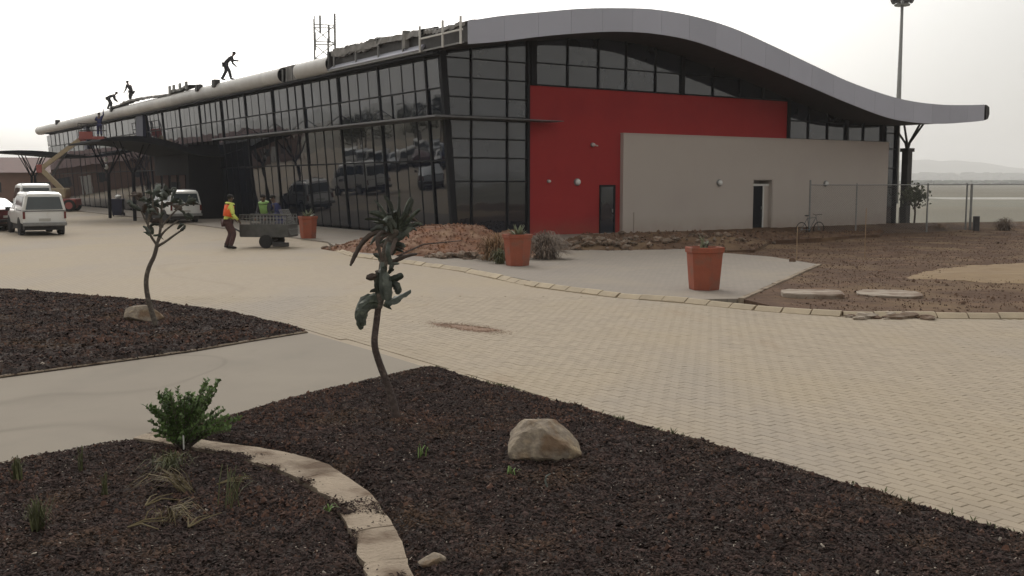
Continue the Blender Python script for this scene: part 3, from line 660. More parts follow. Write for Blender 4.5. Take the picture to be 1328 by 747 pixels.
# glass: leaning facade (plane s = -3.5 - .0714 z) and vertical end wall
LS = lambda z: -3.5-.0714*z
def pane_fac(w, z0, z1):
    g_ = .03; return MB().add([(LS(z0+g_)+d, t, z0+g_) for d in (0, .025) for t in (g_, w-g_)]+[(LS(z1-g_)+d, t, z1-g_) for d in (0, .025) for t in (g_, w-g_)],
        [(0,1,5,4), (2,6,7,3), (0,2,3,1), (4,5,7,6), (0,4,6,2), (1,3,7,5)]).mesh('pane', 'facade_glass')
rows = [(.12, 3.0), (3.0, 4.6), (4.6, 5.7), (5.7, 6.82)]
pm1 = [pane_fac(1, *r) for r in rows]; pm2 = [pane_fac(2, *r) for r in rows]
offs = .22; tcur = offs; cols = []
pj = lambda: random.uniform(-.0035, .0035)
while tcur < 76.5:
    w_ = 1 if tcur < 44 else 2
    for ri_, me in enumerate(pm1 if w_ == 1 else pm2):
        if ri_ < 2 and 25.6 < tcur < 33: continue
        o = put('pane', me, T, (0, tcur, 0))
        o.rotation_euler = (0, pj(), pj()*.8); o.location.x = random.uniform(-.003, .003)
    cols.append(tcur); tcur += w_
def fbar(name, t, w_, d, z0, z1, m='frame_metal', n_=.05):
    return MB().add([(LS(z)+x, t+y, z) for z in (z0, z1) for x, y in ((-d, 0), (n_, 0), (n_, w_), (-d, w_))],
        [(3,2,1,0), (4,5,6,7), (0,1,5,4), (1,2,6,5), (2,3,7,6), (3,0,4,7)]).build(name, m, T)
mm = MB().add([(LS(z)+x, y, z) for z in (.05, 6.84) for x, y in ((-.02, -.021), (.05, -.021), (.05, .021), (-.02, .021))], [(3,2,1,0), (4,5,6,7), (0,1,5,4), (1,2,6,5), (2,3,7,6), (3,0,4,7)]).mesh('mullion', 'frame_metal')
mp = MB().add([(LS(z)+x, y, z) for z in (.0, 6.95) for x, y in ((-.06, -.048), (.06, -.048), (.06, .048), (-.06, .048))], [(3,2,1,0), (4,5,6,7), (0,1,5,4), (1,2,6,5), (2,3,7,6), (3,0,4,7)]).mesh('post', 'frame_metal')
for k, t in enumerate(cols):
    if abs(((t-1.22)/4)-round((t-1.22)/4)) < .02: put('post', mp, T, (0, t, 0))
    elif k: put('mullion', mm, T, (0, t, 0))
for z in (.06, 3.0, 5.7, 6.84):
    MB().box(LS(z)-.035, LS(z)+.05, .05, TE, z-.03, z+.03).build('transom', 'frame_metal', T)
MB().box(-4.35, -3.7, .0, TE, 6.90, 6.99).build('eave_soffit_beam', 'frame_metal', T)
MB().box(-3.52, -3.3, 0, TE, -.3, .09).build('plinth', 'frame_metal', T)
fbar('corner_post', -.03, .18, .05, -.1, 7.05, n_=.2)
# sun shade: thin blade along the facade, turning the corner onto the end wall
MB().add([(-4.75,-.85,4.62),(-3.75,-.1,4.66),(-3.75,24.6,4.66),(-4.75,24.6,4.62),(-4.75,-.85,4.55),(-3.75,-.1,4.52),(-3.75,24.6,4.52),(-4.75,24.6,4.55)],
    [(0,3,2,1),(4,5,6,7),(0,1,5,4),(1,2,6,5),(2,3,7,6),(3,0,4,7)]).build('sun_shade', 'shade_metal', T)
MB().add([(-4.75,-.85,4.62),(1.25,-.62,4.60),(1.0,-.12,4.62),(-3.75,-.10,4.66),(-4.75,-.85,4.55),(1.25,-.62,4.57),(1.0,-.12,4.54),(-3.75,-.1,4.52)],
    [(0,1,2,3),(7,6,5,4),(0,4,5,1),(1,5,6,2),(2,6,7,3)]).build('sun_shade', 'shade_metal', T)
MB().box(-3.72, -.1, -.09, -.03, 4.5, 4.70).build('transom', 'frame_metal', T)
for t in np.arange(1.22, 24, 4): MB().bar((-3.9, t, 5.15), (-4.6, t, 4.62), .03).build('shade_bracket', 'frame_metal', T)
# end-wall glazing
def gpane(s0, s1, z0, z1, slant=False, top=False):
    """pane on the end wall; top=True follows the roof curve, slant=True follows the leaning corner"""
    g_ = .03; a = s0+g_; b = s1-g_; k = 5 if top else 2; xs = np.linspace(a, b, k)
    lo = [(x, z0+g_) for x in xs]; hi = [(x, (zb(x)-.03 if top else z1-g_)) for x in xs]
    if slant: lo[0] = (LS(z0)+.24, z0+g_); hi[0] = (LS(hi[0][1])+.24, hi[0][1])
    ring = lo+hi[::-1]
    if min(h[1] for h in hi) < z0+.08: return
    y0, y1 = .02, .045; n_ = len(ring)
    vs = [(x, y0, z) for x, z in ring]+[(x, y1, z) for x, z in ring]
    MB().add(vs, [tuple(range(n_)), tuple(range(2*n_-1, n_-1, -1))]+[(i, n_+i, n_+(i+1) % n_, (i+1) % n_) for i in range(n_)]).build('pane', 'gable_glass', T, (0, random.uniform(-.003, .003), 0))
def gbar(name, s, z0, w_=.055, d=.05, z1=None):
    MB().box(s-w_/2, s+w_/2, -d, .05, z0, (z1 if z1 is not None else zb(s)+.03)).build(name, 'frame_metal', T)
GM = [-3.45, -2.69, -1.04, -.11]
zr = [.1, 2.2, 3.1, 3.82, 4.62, 5.39, 6.11, 6.83]
for i, (a, b) in enumerate(zip(GM, GM[1:])):
    for z0, z1 in zip(zr, zr[1:]): gpane(a, b, z0, z1, slant=(i == 0))
    gpane(a, b, 6.83, 0, slant=(i == 0), top=True)
for s in GM[1:3]: gbar('mullion', s, .05)
for z in zr: MB().box(-3.3-.0714*z, -.1, -.028, .048, z-.022, z+.022).build('transom', 'frame_metal', T)
gbar('post', -.06, -.2, .12, .07)
GU = [.32, 1.89, 3.48, 4.97, 6.61, 8.18, 10.05, 11.76, 13.28, 14.96]
for a, b in zip(GU, GU[1:]):
    gpane(a, b, 6.02, 6.88)
    gpane(a, b, 6.88, 0, top=True)
for s in GU[1:-1]:
    if s != 8.18: gbar('mullion', s, 5.99, z1=zb(s)+.02)
gbar('post', .2, 5.98, .26, .07); gbar('post', 8.18, 5.98, .2, .07); gbar('post', 15.06, 4.2, .2, .07)
GR = [15.16, 16.49, 17.9, 19.35, 20.67, 22.1]
for a, b in zip(GR, GR[1:]):
    gpane(a, b, 4.24, 5.1); gpane(a, b, 5.1, 0, top=True)
for s in (16.49, 17.9, 20.67): gbar('mullion', s, 4.2)
gbar('post', 19.35, 4.2, .2, .07); gbar('post', 22.2, 4.2, .2, .07)
for a, b, z in ((.3, 12.4, 6.88), (.3, 15.0, 6.0), (15.15, 19.2, 5.1)):
    MB().box(a, b, -.026, .046, z-.022, z+.022).build('transom', 'frame_metal', T)
MB().box(15.15, 22.3, -.03, .05, 4.2, 4.26).build('transom', 'frame_metal', T)
# right-hand corner bay of glass
for z0, z1 in zip((-.3, .9, 1.9, 2.9, 3.9), (.9, 1.9, 2.9, 3.9, 4.7)): gpane(22.56, 23.32, z0, z1)
gpane(22.56, 23.32, 4.7, 0, top=True); gbar('post', 23.4, -.5, .14, .09)
for z in (.9, 1.9, 2.9, 3.9, 4.7): MB().box(22.52, 23.34, -.028, .048, z-.022, z+.022).build('transom', 'frame_metal', T)
# masonry
MB().box(0, 4.9, .0, .3, -.5, 5.98).box(4.9, 15.17, .0, .3, 4.0, 5.98).build('wall', 'red_render', T)
bw = MB(); bw.box(4.7, 12.55, -.2, .0, -.5, 4.2).box(13.9, 22.5, -.2, .0, -.5, 4.2).box(12.55, 13.9, -.2, .0, 2.32, 4.2)
bw.box(4.9, 12.4, .002, .3, -.5, 3.99).box(14.05, 22.5, .002, .3, -.5, 3.99).build('wall', 'beige_render', T)
MB().box(4.68, 22.52, -.225, .02, 4.2, 4.235).build('wall_coping', 'beige_render', T)
# doorway in the beige wall
MB().box(12.4, 14.05, .6, .65, -.5, 2.5).build('wall', 'beige_render', T)
MB().box(12.55, 12.60, -.18, .6, -.45, 2.32).box(13.85, 13.9, -.18, .6, -.45, 2.32).box(12.6, 13.85, -.18, .6, 2.27, 2.32).build('door_lining', 'beige_render', T)
dr = MB().box(12.62, 13.42, .02, .07, -.12, 2.0).build('door', 'canopy_dark', T)
MB().box(13.33, 13.37, -.03, .02, .9, 1.05).build('handle', 'galvanised', dr)
MB().box(12.6, 13.85, .0, .08, 2.0, 2.1).box(13.44, 13.52, .0, .08, -.12, 2.0).build('door_frame', 'white_steel', T)
MB().box(13.52, 13.85, .02, .06, -.12, 2.0).build('door_side_panel', 'beige_render', T)
MB().box(12.4, 14.0, -.55, -.2, -.3, -.13).build('door_step', 'slab_concrete', T)
# narrow dark door in the red wall
dr = MB().box(3.66, 4.34, -.02, .0, -.1, 1.98).build('door', 'gable_glass', T)
MB().box(3.58, 3.66, -.05, .0, -.1, 2.06).box(4.34, 4.42, -.05, .0, -.1, 2.06).box(3.66, 4.34, -.05, .0, 1.98, 2.06).build('door_frame', 'frame_metal', T)
MB().box(4.24, 4.28, -.07, -.02, .9, 1.05).build('handle', 'galvanised', dr)
# bulkhead lights
def light(s, z, r, y=-.0):
    o = MB().lathe([(r, 0), (r*1.05, .05), (r*.9, .09)], 14, M=Matrix.Translation((s, y, z)) @ Matrix.Rotation(PI/2, 4, 'X')).build('wall_light', 'galvanised', T)
    mb = MB(); mb.lathe([(r*.82, .09), (r*.7, .14), (r*.3, .17)], 14, M=Matrix.Translation((s, y, z)) @ Matrix.Rotation(PI/2, 4, 'X')); mb.build('diffuser', 'lamp_glass', o, smooth=False)
light(2.39, 2.18, .15); light(.94, 2.21, .07); light(3.18, 3.71, .09); light(10.33, 2.15, .15, -.2); light(17.62, 2.11, .14, -.2)
MB().bar((3.14, -.05, 3.72), (3.2, -.35, 3.66), .05).build('camera_arm', 'white_steel', T)
MB().box(5.3, 5.36, -.24, -.2, -.2, .9).build('downpipe', 'beige_render', T)
# far sides, plain
MB().box(23.2, 23.45, .1, TE, -.5, 5.1).build('side_wall', 'gable_glass', T)
MB().add([(s, y, z) for y in (TE-.2, TE) for s, z in [(-3.4, -.5), (23.3, -.5)]+[(x, zb(x)) for x in np.linspace(23.3, -3.9, 18)]],
    [tuple(range(20)), tuple(range(39, 19, -1))]+[(i, 20+i, 20+(i+1) % 20, (i+1) % 20) for i in range(20)]).build('back_wall', 'grey_paint', T)
# entrance canopies: two wave-shaped shells with tree columns
def canopy(t0, t1, prof, colsx, tag_=None):
    c = put('entrance_canopy', None, T)
    P = resample([(a, b) for a, b in prof], 30); vs = []
    for t in (t0, t1):
        vs += [(x, t, z) for x, z in P]
        vs += [(x, t, z-.10-.26*math.sin(PI*min(1, max(0, (x-prof[-1][0])/(prof[0][0]-prof[-1][0])))) ) for x, z in P]
    n_ = len(P)
    f = [(i, 2*n_+i, 2*n_+i+1, i+1) for i in range(n_-1)]+[(n_+i, n_+i+1, 3*n_+i+1, 3*n_+i) for i in range(n_-1)]
    f += [(i, i+1, n_+i+1, n_+i) for i in range(n_-1)]+[(2*n_+i, 3*n_+i, 3*n_+i+1, 2*n_+i+1) for i in range(n_-1)]+[(0, n_, 3*n_, 2*n_), (n_-1, 3*n_-1, 4*n_-1, 2*n_-1)]
    MB().add(vs, f).build('canopy_roof', 'canopy_dark', c)
    for x in colsx:
        for t in (t0+1.2, t1-1.2):
            zc = float(np.interp(-x, -P[:, 0], P[:, 1]))-.3
            MB().tube([(x, t, 0), (x, t, 2.7)], .10, 10).build('column', 'canopy_dark', c)
            b_ = MB()
            for dx in (-.9, .9):
                for dt in (-.8, .8): b_.tube([(x, t, 2.6), (x+dx, t+dt, zc+.12)], [.05, .035], 8)
            b_.build('column_branch', 'canopy_dark', c)
wave = [(-3.7,3.75),(-4.6,3.86),(-5.7,4.12),(-6.6,4.42),(-7.6,4.66),(-8.5,4.74),(-9.3,4.70),(-10.0,4.60),(-10.6,4.48)]
canopy(25.5, 33.8, wave, (-8.6,))
canopy(59, 63, [(a*1.08+.3, 4.62+(b-4.3)*.40) for a, b in wave], (-8.2,))
# entrance lobby under the near canopy: its deep shade built as a near-black block
MB().box(-5.6, -3.45, 26.3, 33.4, .0, 4.35).build('lobby_shade_block', 'canopy_dark', T)
for t in (26.9, 28.6, 30.3, 32.0): MB().box(-5.64, -5.6, t, t+1.2, .15, 2.6).build('lobby_door', 'facade_glass', T)
for t0, t1 in ((44.5, 46.3), (62.5, 63.6)): MB().box(-4.15, -3.95, t0-3, t1-3, 5.0, 6.9).build('dark_panel', 'navy_plastic', T)
# two bright lamps on a canopy column
for z in (3.1, 3.55): MB().blob((-8.75, 32.45, z), (.13, .13, .16), 10, 6).build('lamp', 'lamp_glass', T)
# lean-to of V arms: roof pier on the right
pier = put('roof_pier', None, T)
MB().cbox(24.42, 24.82, .0, .4, -.5, 3.95, .03).build('pier_shaft', 'steel_dark', pier)
MB().box(24.36, 24.88, -.06, .46, 3.78, 3.97).build('pier_head', 'steel_dark', pier)
b_ = MB()
for dx, dy in ((-.62, -.2), (.72, -.2), (0, .9), (.0, -.9)): b_.tube([(24.62, .2, 3.9), (24.62+dx*.15, .2+dy*.15, 4.25), (24.62+dx, .2+dy, zb(24.62+dx)+.02)], [.09, .06, .055], 8)
b_.build('pier_branch', 'steel_dark', pier)

#PART2
# ------------------------------------------------------------------ vehicles
def loft(st, inset=.0):
    """body shell from stations (y, zbot, zbelt, ztop, wbot, wbelt, wtop)"""
    vs = []
    for (y, zb_, zm, zt_, wb, wm, wt) in st:
        h = zm-zb_
        half = [(0, zb_), (wb*.86, zb_), (wb, zb_+h*.12), (wm, zb_+h*.62), (wm*.985, zm), (wt+(wm-wt)*.08, zt_-(zt_-zm)*.12), (wt*.88, zt_-.012 if zt_-zm > .1 else zt_), (0, zt_)]
        vs += [(x, y, z) for x, z in half]+[(-x, y, z) for x, z in half[-2:0:-1]]
    n = 14; f = [(i*n+k, (i+1)*n+k, (i+1)*n+(k+1) % n, i*n+(k+1) % n) for i in range(len(st)-1) for k in range(n)]
    f += [tuple(range(n)), tuple((len(st)-1)*n+k for k in range(n-1, -1, -1))]
    return vs, f
def quadslab(mb, p, d):   # four points (outer face), pushed by d to make a thin slab
    d = Vector(d); q = [Vector(a)-d for a in p]
    mb.add(list(p)+q, [(0,1,2,3), (7,6,5,4), (0,4,5,1), (1,5,6,2), (2,6,7,3), (3,7,4,0)]); return mb
def wheel(car, x, y, r, w=.2):
    sgn = 1 if x > 0 else -1
    M = Matrix.Translation((x, y, r)) @ Matrix.Rotation(PI/2, 4, 'Y')
    wh = put('wheel', None, car)
    MB().lathe([(r*.62, -w/2), (r*.93, -w/2), (r, -w*.36), (r, w*.36), (r*.93, w/2), (r*.62, w/2)], 22, M=M).build('tyre', 'tyre', wh, smooth=False)
    MB().lathe([(r*.60, -w*.52), (r*.55, -w*.40), (r*.2, -w*.5), (r*.2, w*.5), (r*.55, w*.40), (r*.60, w*.52)], 16, M=M).build('rim', 'rim', wh)
def vehicle(name, label, cat, kind, paint, loc, rz, group=None):
    """local frame: +y is forward; origin on the ground at the middle"""
    c = empty(name, label, cat, loc, rz, group)
    if kind == 'pickup':
        L, Wd, r = 4.9, .84, .34
        st = [(-2.40,.52,.98,1.04,.76,.80,.72), (-2.36,.46,1.0,1.70,.80,.84,.66), (-2.2,.44,1.02,1.77,.82,.84,.68), (-1.0,.42,1.02,1.79,.82,.85,.69), (-.25,.40,1.02,1.79,.82,.85,.69), (-.15,.40,1.0,1.66,.82,.85,.66), (.45,.40,1.0,1.62,.82,.85,.66), (.75,.40,.99,1.52,.82,.85,.65), (1.22,.40,.98,1.04,.82,.84,.72), (2.15,.42,.88,.93,.8,.80,.68), (2.40,.46,.78,.82,.74,.74,.6)]
        ax = (-1.35, 1.55)
    elif kind == 'suv':
        L, Wd, r = 4.6, .88, .37
        st = [(-2.25,.46,.95,1.0,.78,.82,.7), (-2.2,.42,1.0,1.62,.82,.87,.66), (-1.95,.40,1.02,1.76,.84,.88,.68), (-.5,.38,1.0,1.80,.84,.89,.69), (.35,.38,1.0,1.77,.84,.89,.68), (.65,.38,.99,1.62,.84,.89,.66), (1.15,.38,.98,1.06,.84,.88,.74), (2.0,.40,.92,.97,.82,.84,.7), (2.3,.44,.78,.82,.76,.76,.6)]
        ax = (-1.35, 1.4)
    elif kind == 'minibus':
        L, Wd, r = 4.8, .86, .33
        st = [(-2.3,.46,1.2,1.3,.80,.82,.72), (-2.27,.40,1.2,2.0,.83,.86,.70), (-2.1,.38,1.22,2.10,.84,.87,.72), (0,.38,1.22,2.12,.84,.87,.72), (1.3,.38,1.2,2.08,.84,.87,.71), (1.65,.38,1.18,1.85,.84,.86,.70), (2.15,.40,1.1,1.18,.82,.83,.72), (2.4,.44,.85,.9,.76,.76,.6)]
        ax = (-1.3, 1.5)
    else:
        L, Wd, r = 4.3, .84, .31
        st = [(-2.1,.40,.82,.86,.74,.76,.62), (-2.05,.34,.92,.97,.78,.82,.68), (-1.55,.32,.95,1.0,.8,.84,.70), (-1.1,.32,.94,1.36,.8,.85,.6), (-.5,.32,.92,1.43,.8,.85,.61), (.3,.32,.91,1.41,.8,.85,.61), (.55,.32,.90,1.30,.8,.85,.6), (1.05,.32,.88,.95,.8,.84,.7), (1.8,.34,.78,.83,.78,.8,.66), (2.12,.38,.66,.7,.7,.7,.56)]
        ax = (-1.25, 1.32)
    v, f = loft(st); body = MB().add(v, f).mesh('body', paint)
    bo = put('body', body, c)
    bm = bmesh.new(); bm.from_mesh(body)
    bmesh.ops.recalc_face_normals(bm, faces=bm.faces[:]); bm.to_mesh(body); bm.free()
    body.polygons.foreach_set('use_smooth', [True]*len(body.polygons))
    try: body.set_sharp_from_angle(angle=math.radians(32))
    except Exception: pass
    # wheel arches and wheels
    for y in ax:
        for sx in (-1, 1):
            M = Matrix.Translation((sx*(Wd-.055), y, r)) @ Matrix.Rotation(PI/2, 4, 'Y')
            MB().lathe([(r*1.22, -.06), (r*1.22, .072), (r*1.1, .076), (r*1.1, -.06)], 22, M=M).build('wheel_arch', 'trim', c)
            wheel(c, sx*(Wd-.10), y, r)
    MB().box(-Wd*.9, Wd*.9, -L/2+.25, L/2-.3, .22, .44).build('chassis', 'trim', c)
    # side windows between belt and roof
    def sidept(y, k, sx, out=.012):
        for a, b in zip(st, st[1:]):
            if a[0] <= y <= b[0]: u = (y-a[0])/(b[0]-a[0]); s_ = [p+(q-p)*u for p, q in zip(a, b)]; break
        zm, zt_, wm, wt = s_[2], s_[3], s_[5]*.985, s_[6]+(s_[5]-s_[6])*.08; zt2 = zt_-(zt_-zm)*.12
        return (sx*(wm+(wt-wm)*k+out), y, zm+(zt2-zm)*k)
    if kind == 'pickup': wins = [(-2.15,-.32,.25,.88), (-.08,.40,.12,.92), (.44,.72,.12,.86)]; 
    elif kind == 'suv': wins = [(-2.0,-1.25,.15,.9), (-1.18,-.32,.1,.92), (-.25,.52,.1,.9)]
    elif kind == 'minibus': wins = [(-2.1,-1.0,.12,.85), (-.93,.3,.12,.85), (.37,1.5,.12,.85)]
    else: wins = [(-1.05,-.28,.12,.9), (-.22,.5,.1,.9)]
    for (a, b, k0, k1) in wins:
        for sx in (-1, 1):
            ya = a+.08; p = [sidept(a, k0, sx), sidept(b+ (.12 if (b > .4 and kind != 'minibus') else 0), k0, sx), sidept(b-.02, k1, sx), sidept(ya, k1, sx)]
            if sx > 0: p = p
            else: p = p[::-1]
            quadslab(MB(), p, (sx*.02, 0, 0)).build('side_window', 'car_glass', c)
    # rear window / windscreen / lamps
    rear = st[1]; zr0 = rear[2]+.06; zr1 = rear[3]-.12; y = st[0][0]
    if kind == 'saloon':
        a, b = st[2], st[3]
        quadslab(MB(), [(-.62, a[0]+.06, a[3]+.03), (.62, a[0]+.06, a[3]+.03), (.52, b[0]-.02, b[3]-.03), (-.52, b[0]-.02, b[3]-.03)], (0, -.02, .02)).build('rear_window', 'car_glass', c)
        zl = .78
    else:
        w0, w1 = rear[5]*.84, rear[6]*.90
        quadslab(MB(), [(-w0, st[0][0]-.012, zr0), (w0, st[0][0]-.012, zr0), (w1, st[1][0]-.030, zr1), (-w1, st[1][0]-.030, zr1)], (0, -.03, 0)).build('rear_window', 'car_glass', c)
        zl = .86
    for i, (a, b) in enumerate(zip(st, st[1:])):   # windscreen: the steep station pair at the front
        if a[0] > .2 and a[3]-b[3] > .35:
            quadslab(MB(), [(b[6]*.92, b[0]-.02, b[3]+.05), (-b[6]*.92, b[0]-.02, b[3]+.05), (-a[6]*.88, a[0]+.05, a[3]-.02), (a[6]*.88, a[0]+.05, a[3]-.02)], (0, -.02, -.03)).build('windscreen', 'car_glass', c)
    yr = y-.03
    for sx in (-1, 1):
        MB().box(sx*.775-.045, sx*.775+.045, yr+.01, yr+.14, zl-.17, zl+.12).build('tail_lamp', 'tail_lamp', c)
        MB().box(sx*.60-.13, sx*.60+.13, st[-1][0]-.04, st[-1][0]+.025, .62, .76).build('headlight', 'lamp_glass', c)
        MB().box(sx*.98-.08, sx*.98+.08, .62, .70, .98, 1.12).build('wing_mirror', 'trim', c)
    MB().cbox(-Wd*.98, Wd*.98, yr-.10, yr+.05, .40, .54, .02).build('rear_bumper', 'galvanised' if kind == 'pickup' else 'trim', c)
    MB().cbox(-Wd*.95, Wd*.95, st[-1][0]-.08, st[-1][0]+.10, .36, .52, .02).build('front_bumper', 'trim', c)
    MB().box(-.55, .55, st[-1][0]-.01, st[-1][0]+.03, .56, .70).build('grille', 'trim', c)
    MB().box(-.22, .22, yr-.0, yr+.02, .60, .70).build('number_plate', 'plate', c)
    MB().box(-.74, .74, yr+.008, yr+.02, zl+.13, zl+.145).build('tailgate_seam', 'trim', c)
    if kind == 'pickup':
        MB().box(-.83, .83, st[1][0]-.052, st[1][0]-.02, 1.005, 1.025).build('canopy_seam', 'trim', c)
        for sx in (-1, 1): MB().box(sx*.845-.008, sx*.845+.008, -2.2, -.3, 1.02, 1.045).build('canopy_seam', 'trim', c)
    if kind != 'saloon':
        for sx in (-1, 1): MB().box(sx*.52-.02, sx*.52+.02, -2.0, -.3, st[2][3]+.01, st[2][3]+.05).build('roof_rail', 'trim', c)
    return c
pk = vehicle('pickup_truck', 'white pickup with white canopy over its load bed, seen from behind at the left', 'pickup truck', 'pickup', 'white_paint', (-20.35, 44.2, 0), math.radians(33))
vehicle('pickup_truck', 'white pickup parked by the glass front, partly hidden behind the left young tree', 'pickup truck', 'pickup', 'white_paint', (-18.6, 56.6, 0), math.radians(36))
vehicle('minibus', 'tall white minibus parked directly behind the white canopied pickup', 'minibus', 'minibus', 'white_paint', (-26.6, 57.5, 0), math.radians(30))
vehicle('parked_car', 'silver car at the left edge, behind the maroon car', 'car', 'saloon', 'silver_paint', (-26.7, 52.2, 0), math.radians(62))
mc = vehicle('parked_car', 'dark maroon car cut off by the left edge beside the white pickup', 'car', 'saloon', 'maroon_paint', (-24.6, 46.6, 0), math.radians(78))
# the car park beside the road, seen mirrored in the glass front
paints = ['white_paint', 'silver_paint', 'white_paint', 'silver_paint', 'white_paint', 'maroon_paint', 'white_paint', 'blue_paint']
proto = {}; k = 0
names = {'saloon': 'car', 'suv': 'offroad car', 'minibus': 'minibus', 'pickup': 'pickup truck'}
for row, (ox, oy, nn) in enumerate(((-37.5, 47.5, 13), (-49, 45.5, 13), (-60, 44, 12))):
    for i in range(nn):
        p = (ox-i*1.62+random.uniform(-.2, .2), oy+i*2.35+random.uniform(-.2, .2), 0)
        kd = ('saloon', 'suv', 'saloon', 'pickup', 'suv', 'minibus', 'saloon')[k % 7]; pt = paints[(k*3+row) % 8]
        lab = 'car in the car park left of the road, mirrored in the glass front'
        key = (kd, pt); rz = math.radians(60+random.uniform(-4, 4)+(180 if k % 3 == 0 else 0))
        ordn = ('first', 'second', 'third', 'fourth', 'fifth', 'sixth', 'seventh', 'eighth', 'ninth', 'tenth', 'eleventh', 'twelfth', 'thirteenth')[i]
        full = '%s %s in the car park, %s from the road end of the %s row' % (pt.split('_')[0], names[kd], ordn, ('front', 'middle', 'rear')[row])
        if key in proto: copy_tree(proto[key], full, p, rz)
        else: proto[key] = vehicle('parked_car', full, names[kd], kd, pt, p, rz, 'vehicles in the car park mirrored in the glass')
        k += 1

# ------------------------------------------------------------------ people
def skin_mesh(name, verts, edges, m, sub=2, root=0):
    me = bpy.data.meshes.new(name+'_skel'); me.from_pydata([v[:3] for v in verts], edges, [])
    o = bpy.data.objects.new('skel', me); COL.objects.link(o)
    o.modifiers.new('s', 'SKIN').use_smooth_shade = True
    for i, v in enumerate(verts):
        r = v[3] if isinstance(v[3], tuple) else (v[3], v[3]); me.skin_vertices[0].data[i].radius = r
        me.skin_vertices[0].data[i].use_root = (i == root)
    ss_ = o.modifiers.new('u', 'SUBSURF'); ss_.levels = sub; ss_.render_levels = sub
    dg = bpy.context.evaluated_depsgraph_get(); dg.update()
    out = bpy.data.meshes.new_from_object(o.evaluated_get(dg)); out.name = name
    bpy.data.objects.remove(o); bpy.data.meshes.remove(me)
    out.materials.clear(); out.materials.append(MATS[m]); return out
def person(label, loc, rz, J, top='dark_cloth', legs='dark_cloth', vest=None, hat=None, group=None, scale=1.):
    """J: joints in metres; x right, y forward, z up.  pelvis, chest, neck, head, (sh,el,ha)_(l,r), (hip,kn,an,toe)_(l,r)"""
    c = empty('person', label, 'person', loc, rz, group); c.scale = (scale,)*3
    V = lambda k: Vector(J[k])
    verts = []; edges = []; ix = {}
    def add(k, p, r, par=None):
        ix[k] = len(verts); verts.append((*p, r)); 
        if par: edges.append((ix[par], ix[k]))
    P, Cc, N, Hd = V('pelvis'), V('chest'), V('neck'), V('head')
    add('p', P, (.13, .10)); add('w', P.lerp(Cc, .45), (.12, .09), 'p'); add('c', Cc, (.15, .105), 'w'); add('n', N, .055, 'c')
    up = (Hd-N).normalized(); add('h0', N.lerp(Hd, .55), .07, 'n'); add('h1', Hd, (.083, .098), 'h0'); add('h2', Hd+up*.075, (.062, .075), 'h1')
    fr = Vector(J.get('face', (0, 1, 0))).normalized()
    add('nose', Hd+fr*.105-up*.005, .012, 'h1')
    for s_ in 'lr':
        sh, el, ha = V('sh'+s_), V('el'+s_), V('ha'+s_)
        add('sh'+s_, sh, .06, 'c'); add('el'+s_, el, .042, 'sh'+s_); add('wr'+s_, el.lerp(ha, .92), .027, 'el'+s_)
        d = (ha-el).normalized(); palm = ha+d*.045; add('pa'+s_, palm, (.036, .018), 'wr'+s_)
        side = d.cross(Vector((0, 0, 1)) if abs(d.z) < .9 else Vector((0, 1, 0))).normalized(); dn = d.cross(side).normalized()
        for q, (o_, ln) in enumerate(((-.030, .062), (-.010, .075), (.010, .070), (.029, .055))):
            add(f'f{q}'+s_, palm+d*.045+side*o_, .009, 'pa'+s_); add(f'g{q}'+s_, palm+d*(.045+ln*.7)+side*o_*1.1+dn*.022, .008, f'f{q}'+s_)
        add('th'+s_, palm-side*.045+d*.01+dn*.01, .010, 'pa'+s_); add('ti'+s_, palm-side*.055+d*.045+dn*.02, .009, 'th'+s_)
        hp, kn, an, to = V('hip'+s_), V('kn'+s_), V('an'+s_), V('toe'+s_)
        add('hip'+s_, hp, .085, 'p'); add('kn'+s_, kn, .058, 'hip'+s_); add('an'+s_, an, .038, 'kn'+s_); add('to'+s_, to, (.04, .03), 'an'+s_)
    put('body', skin_mesh('body', verts, edges, 'skin_tone'), c).data
    # clothing: slightly larger skins
    def cloth(name, keys, eds, m, grow=.028):
        vv = []; 
        for k in keys:
            b = verts[ix[k]]; r = b[3] if isinstance(b[3], tuple) else (b[3], b[3]); vv.append((*b[:3], (r[0]+grow, r[1]+grow)))
        put(name, skin_mesh(name, vv, [(keys.index(a), keys.index(b)) for a, b in eds], m), c)
    cloth('shirt', ['w', 'p', 'c', 'shl', 'ell', 'shr', 'elr'], [('w','p'),('w','c'),('c','shl'),('shl','ell'),('c','shr'),('shr','elr')], top)
    for s_ in 'lr':   # forearm sleeves
        el, wr = Vector(verts[ix['el'+s_]][:3]), Vector(verts[ix['wr'+s_]][:3])
        MB().tube([el-(wr-el)*.1, el.lerp(wr, .5), el.lerp(wr, .95)], [.058, .048, .040], 12).build('sleeve', top, c, smooth=True)
    cloth('trousers', ['p', 'hipl', 'knl', 'anl', 'hipr', 'knr', 'anr'], [('p','hipl'),('hipl','knl'),('knl','anl'),('p','hipr'),('hipr','knr'),('knr','anr')], legs, .040)
    for s_ in 'lr':
        an, to = V('an'+s_), V('toe'+s_); d = to-an; d.z = 0; d = d.normalized()
        MB().tube([an+Vector((0,0,.09)), an-d*.02+Vector((0,0,-.0)), an+d*.09-Vector((0,0,.03)), an+d*.19-Vector((0,0,.045))], [.055, .06, .055, .036], 12, flat=.9).build('boot', 'boot', c, smooth=True)
    if vest:
        for z0, z1, m_ in ((-.22, .11, vest[0]), (.11, .215, vest[1])):
            ax_ = (Cc-P).normalized(); a = Cc+ax_*z0*1.25; b = Cc+ax_*z1*.9
            MB().tube([a, a.lerp(b, .5), b], [.205, .212, .205 if z1 < .15 else .155], 18, flat=.74).build('safety_vest', m_, c, smooth=True)
    side = fr.cross(up).normalized()
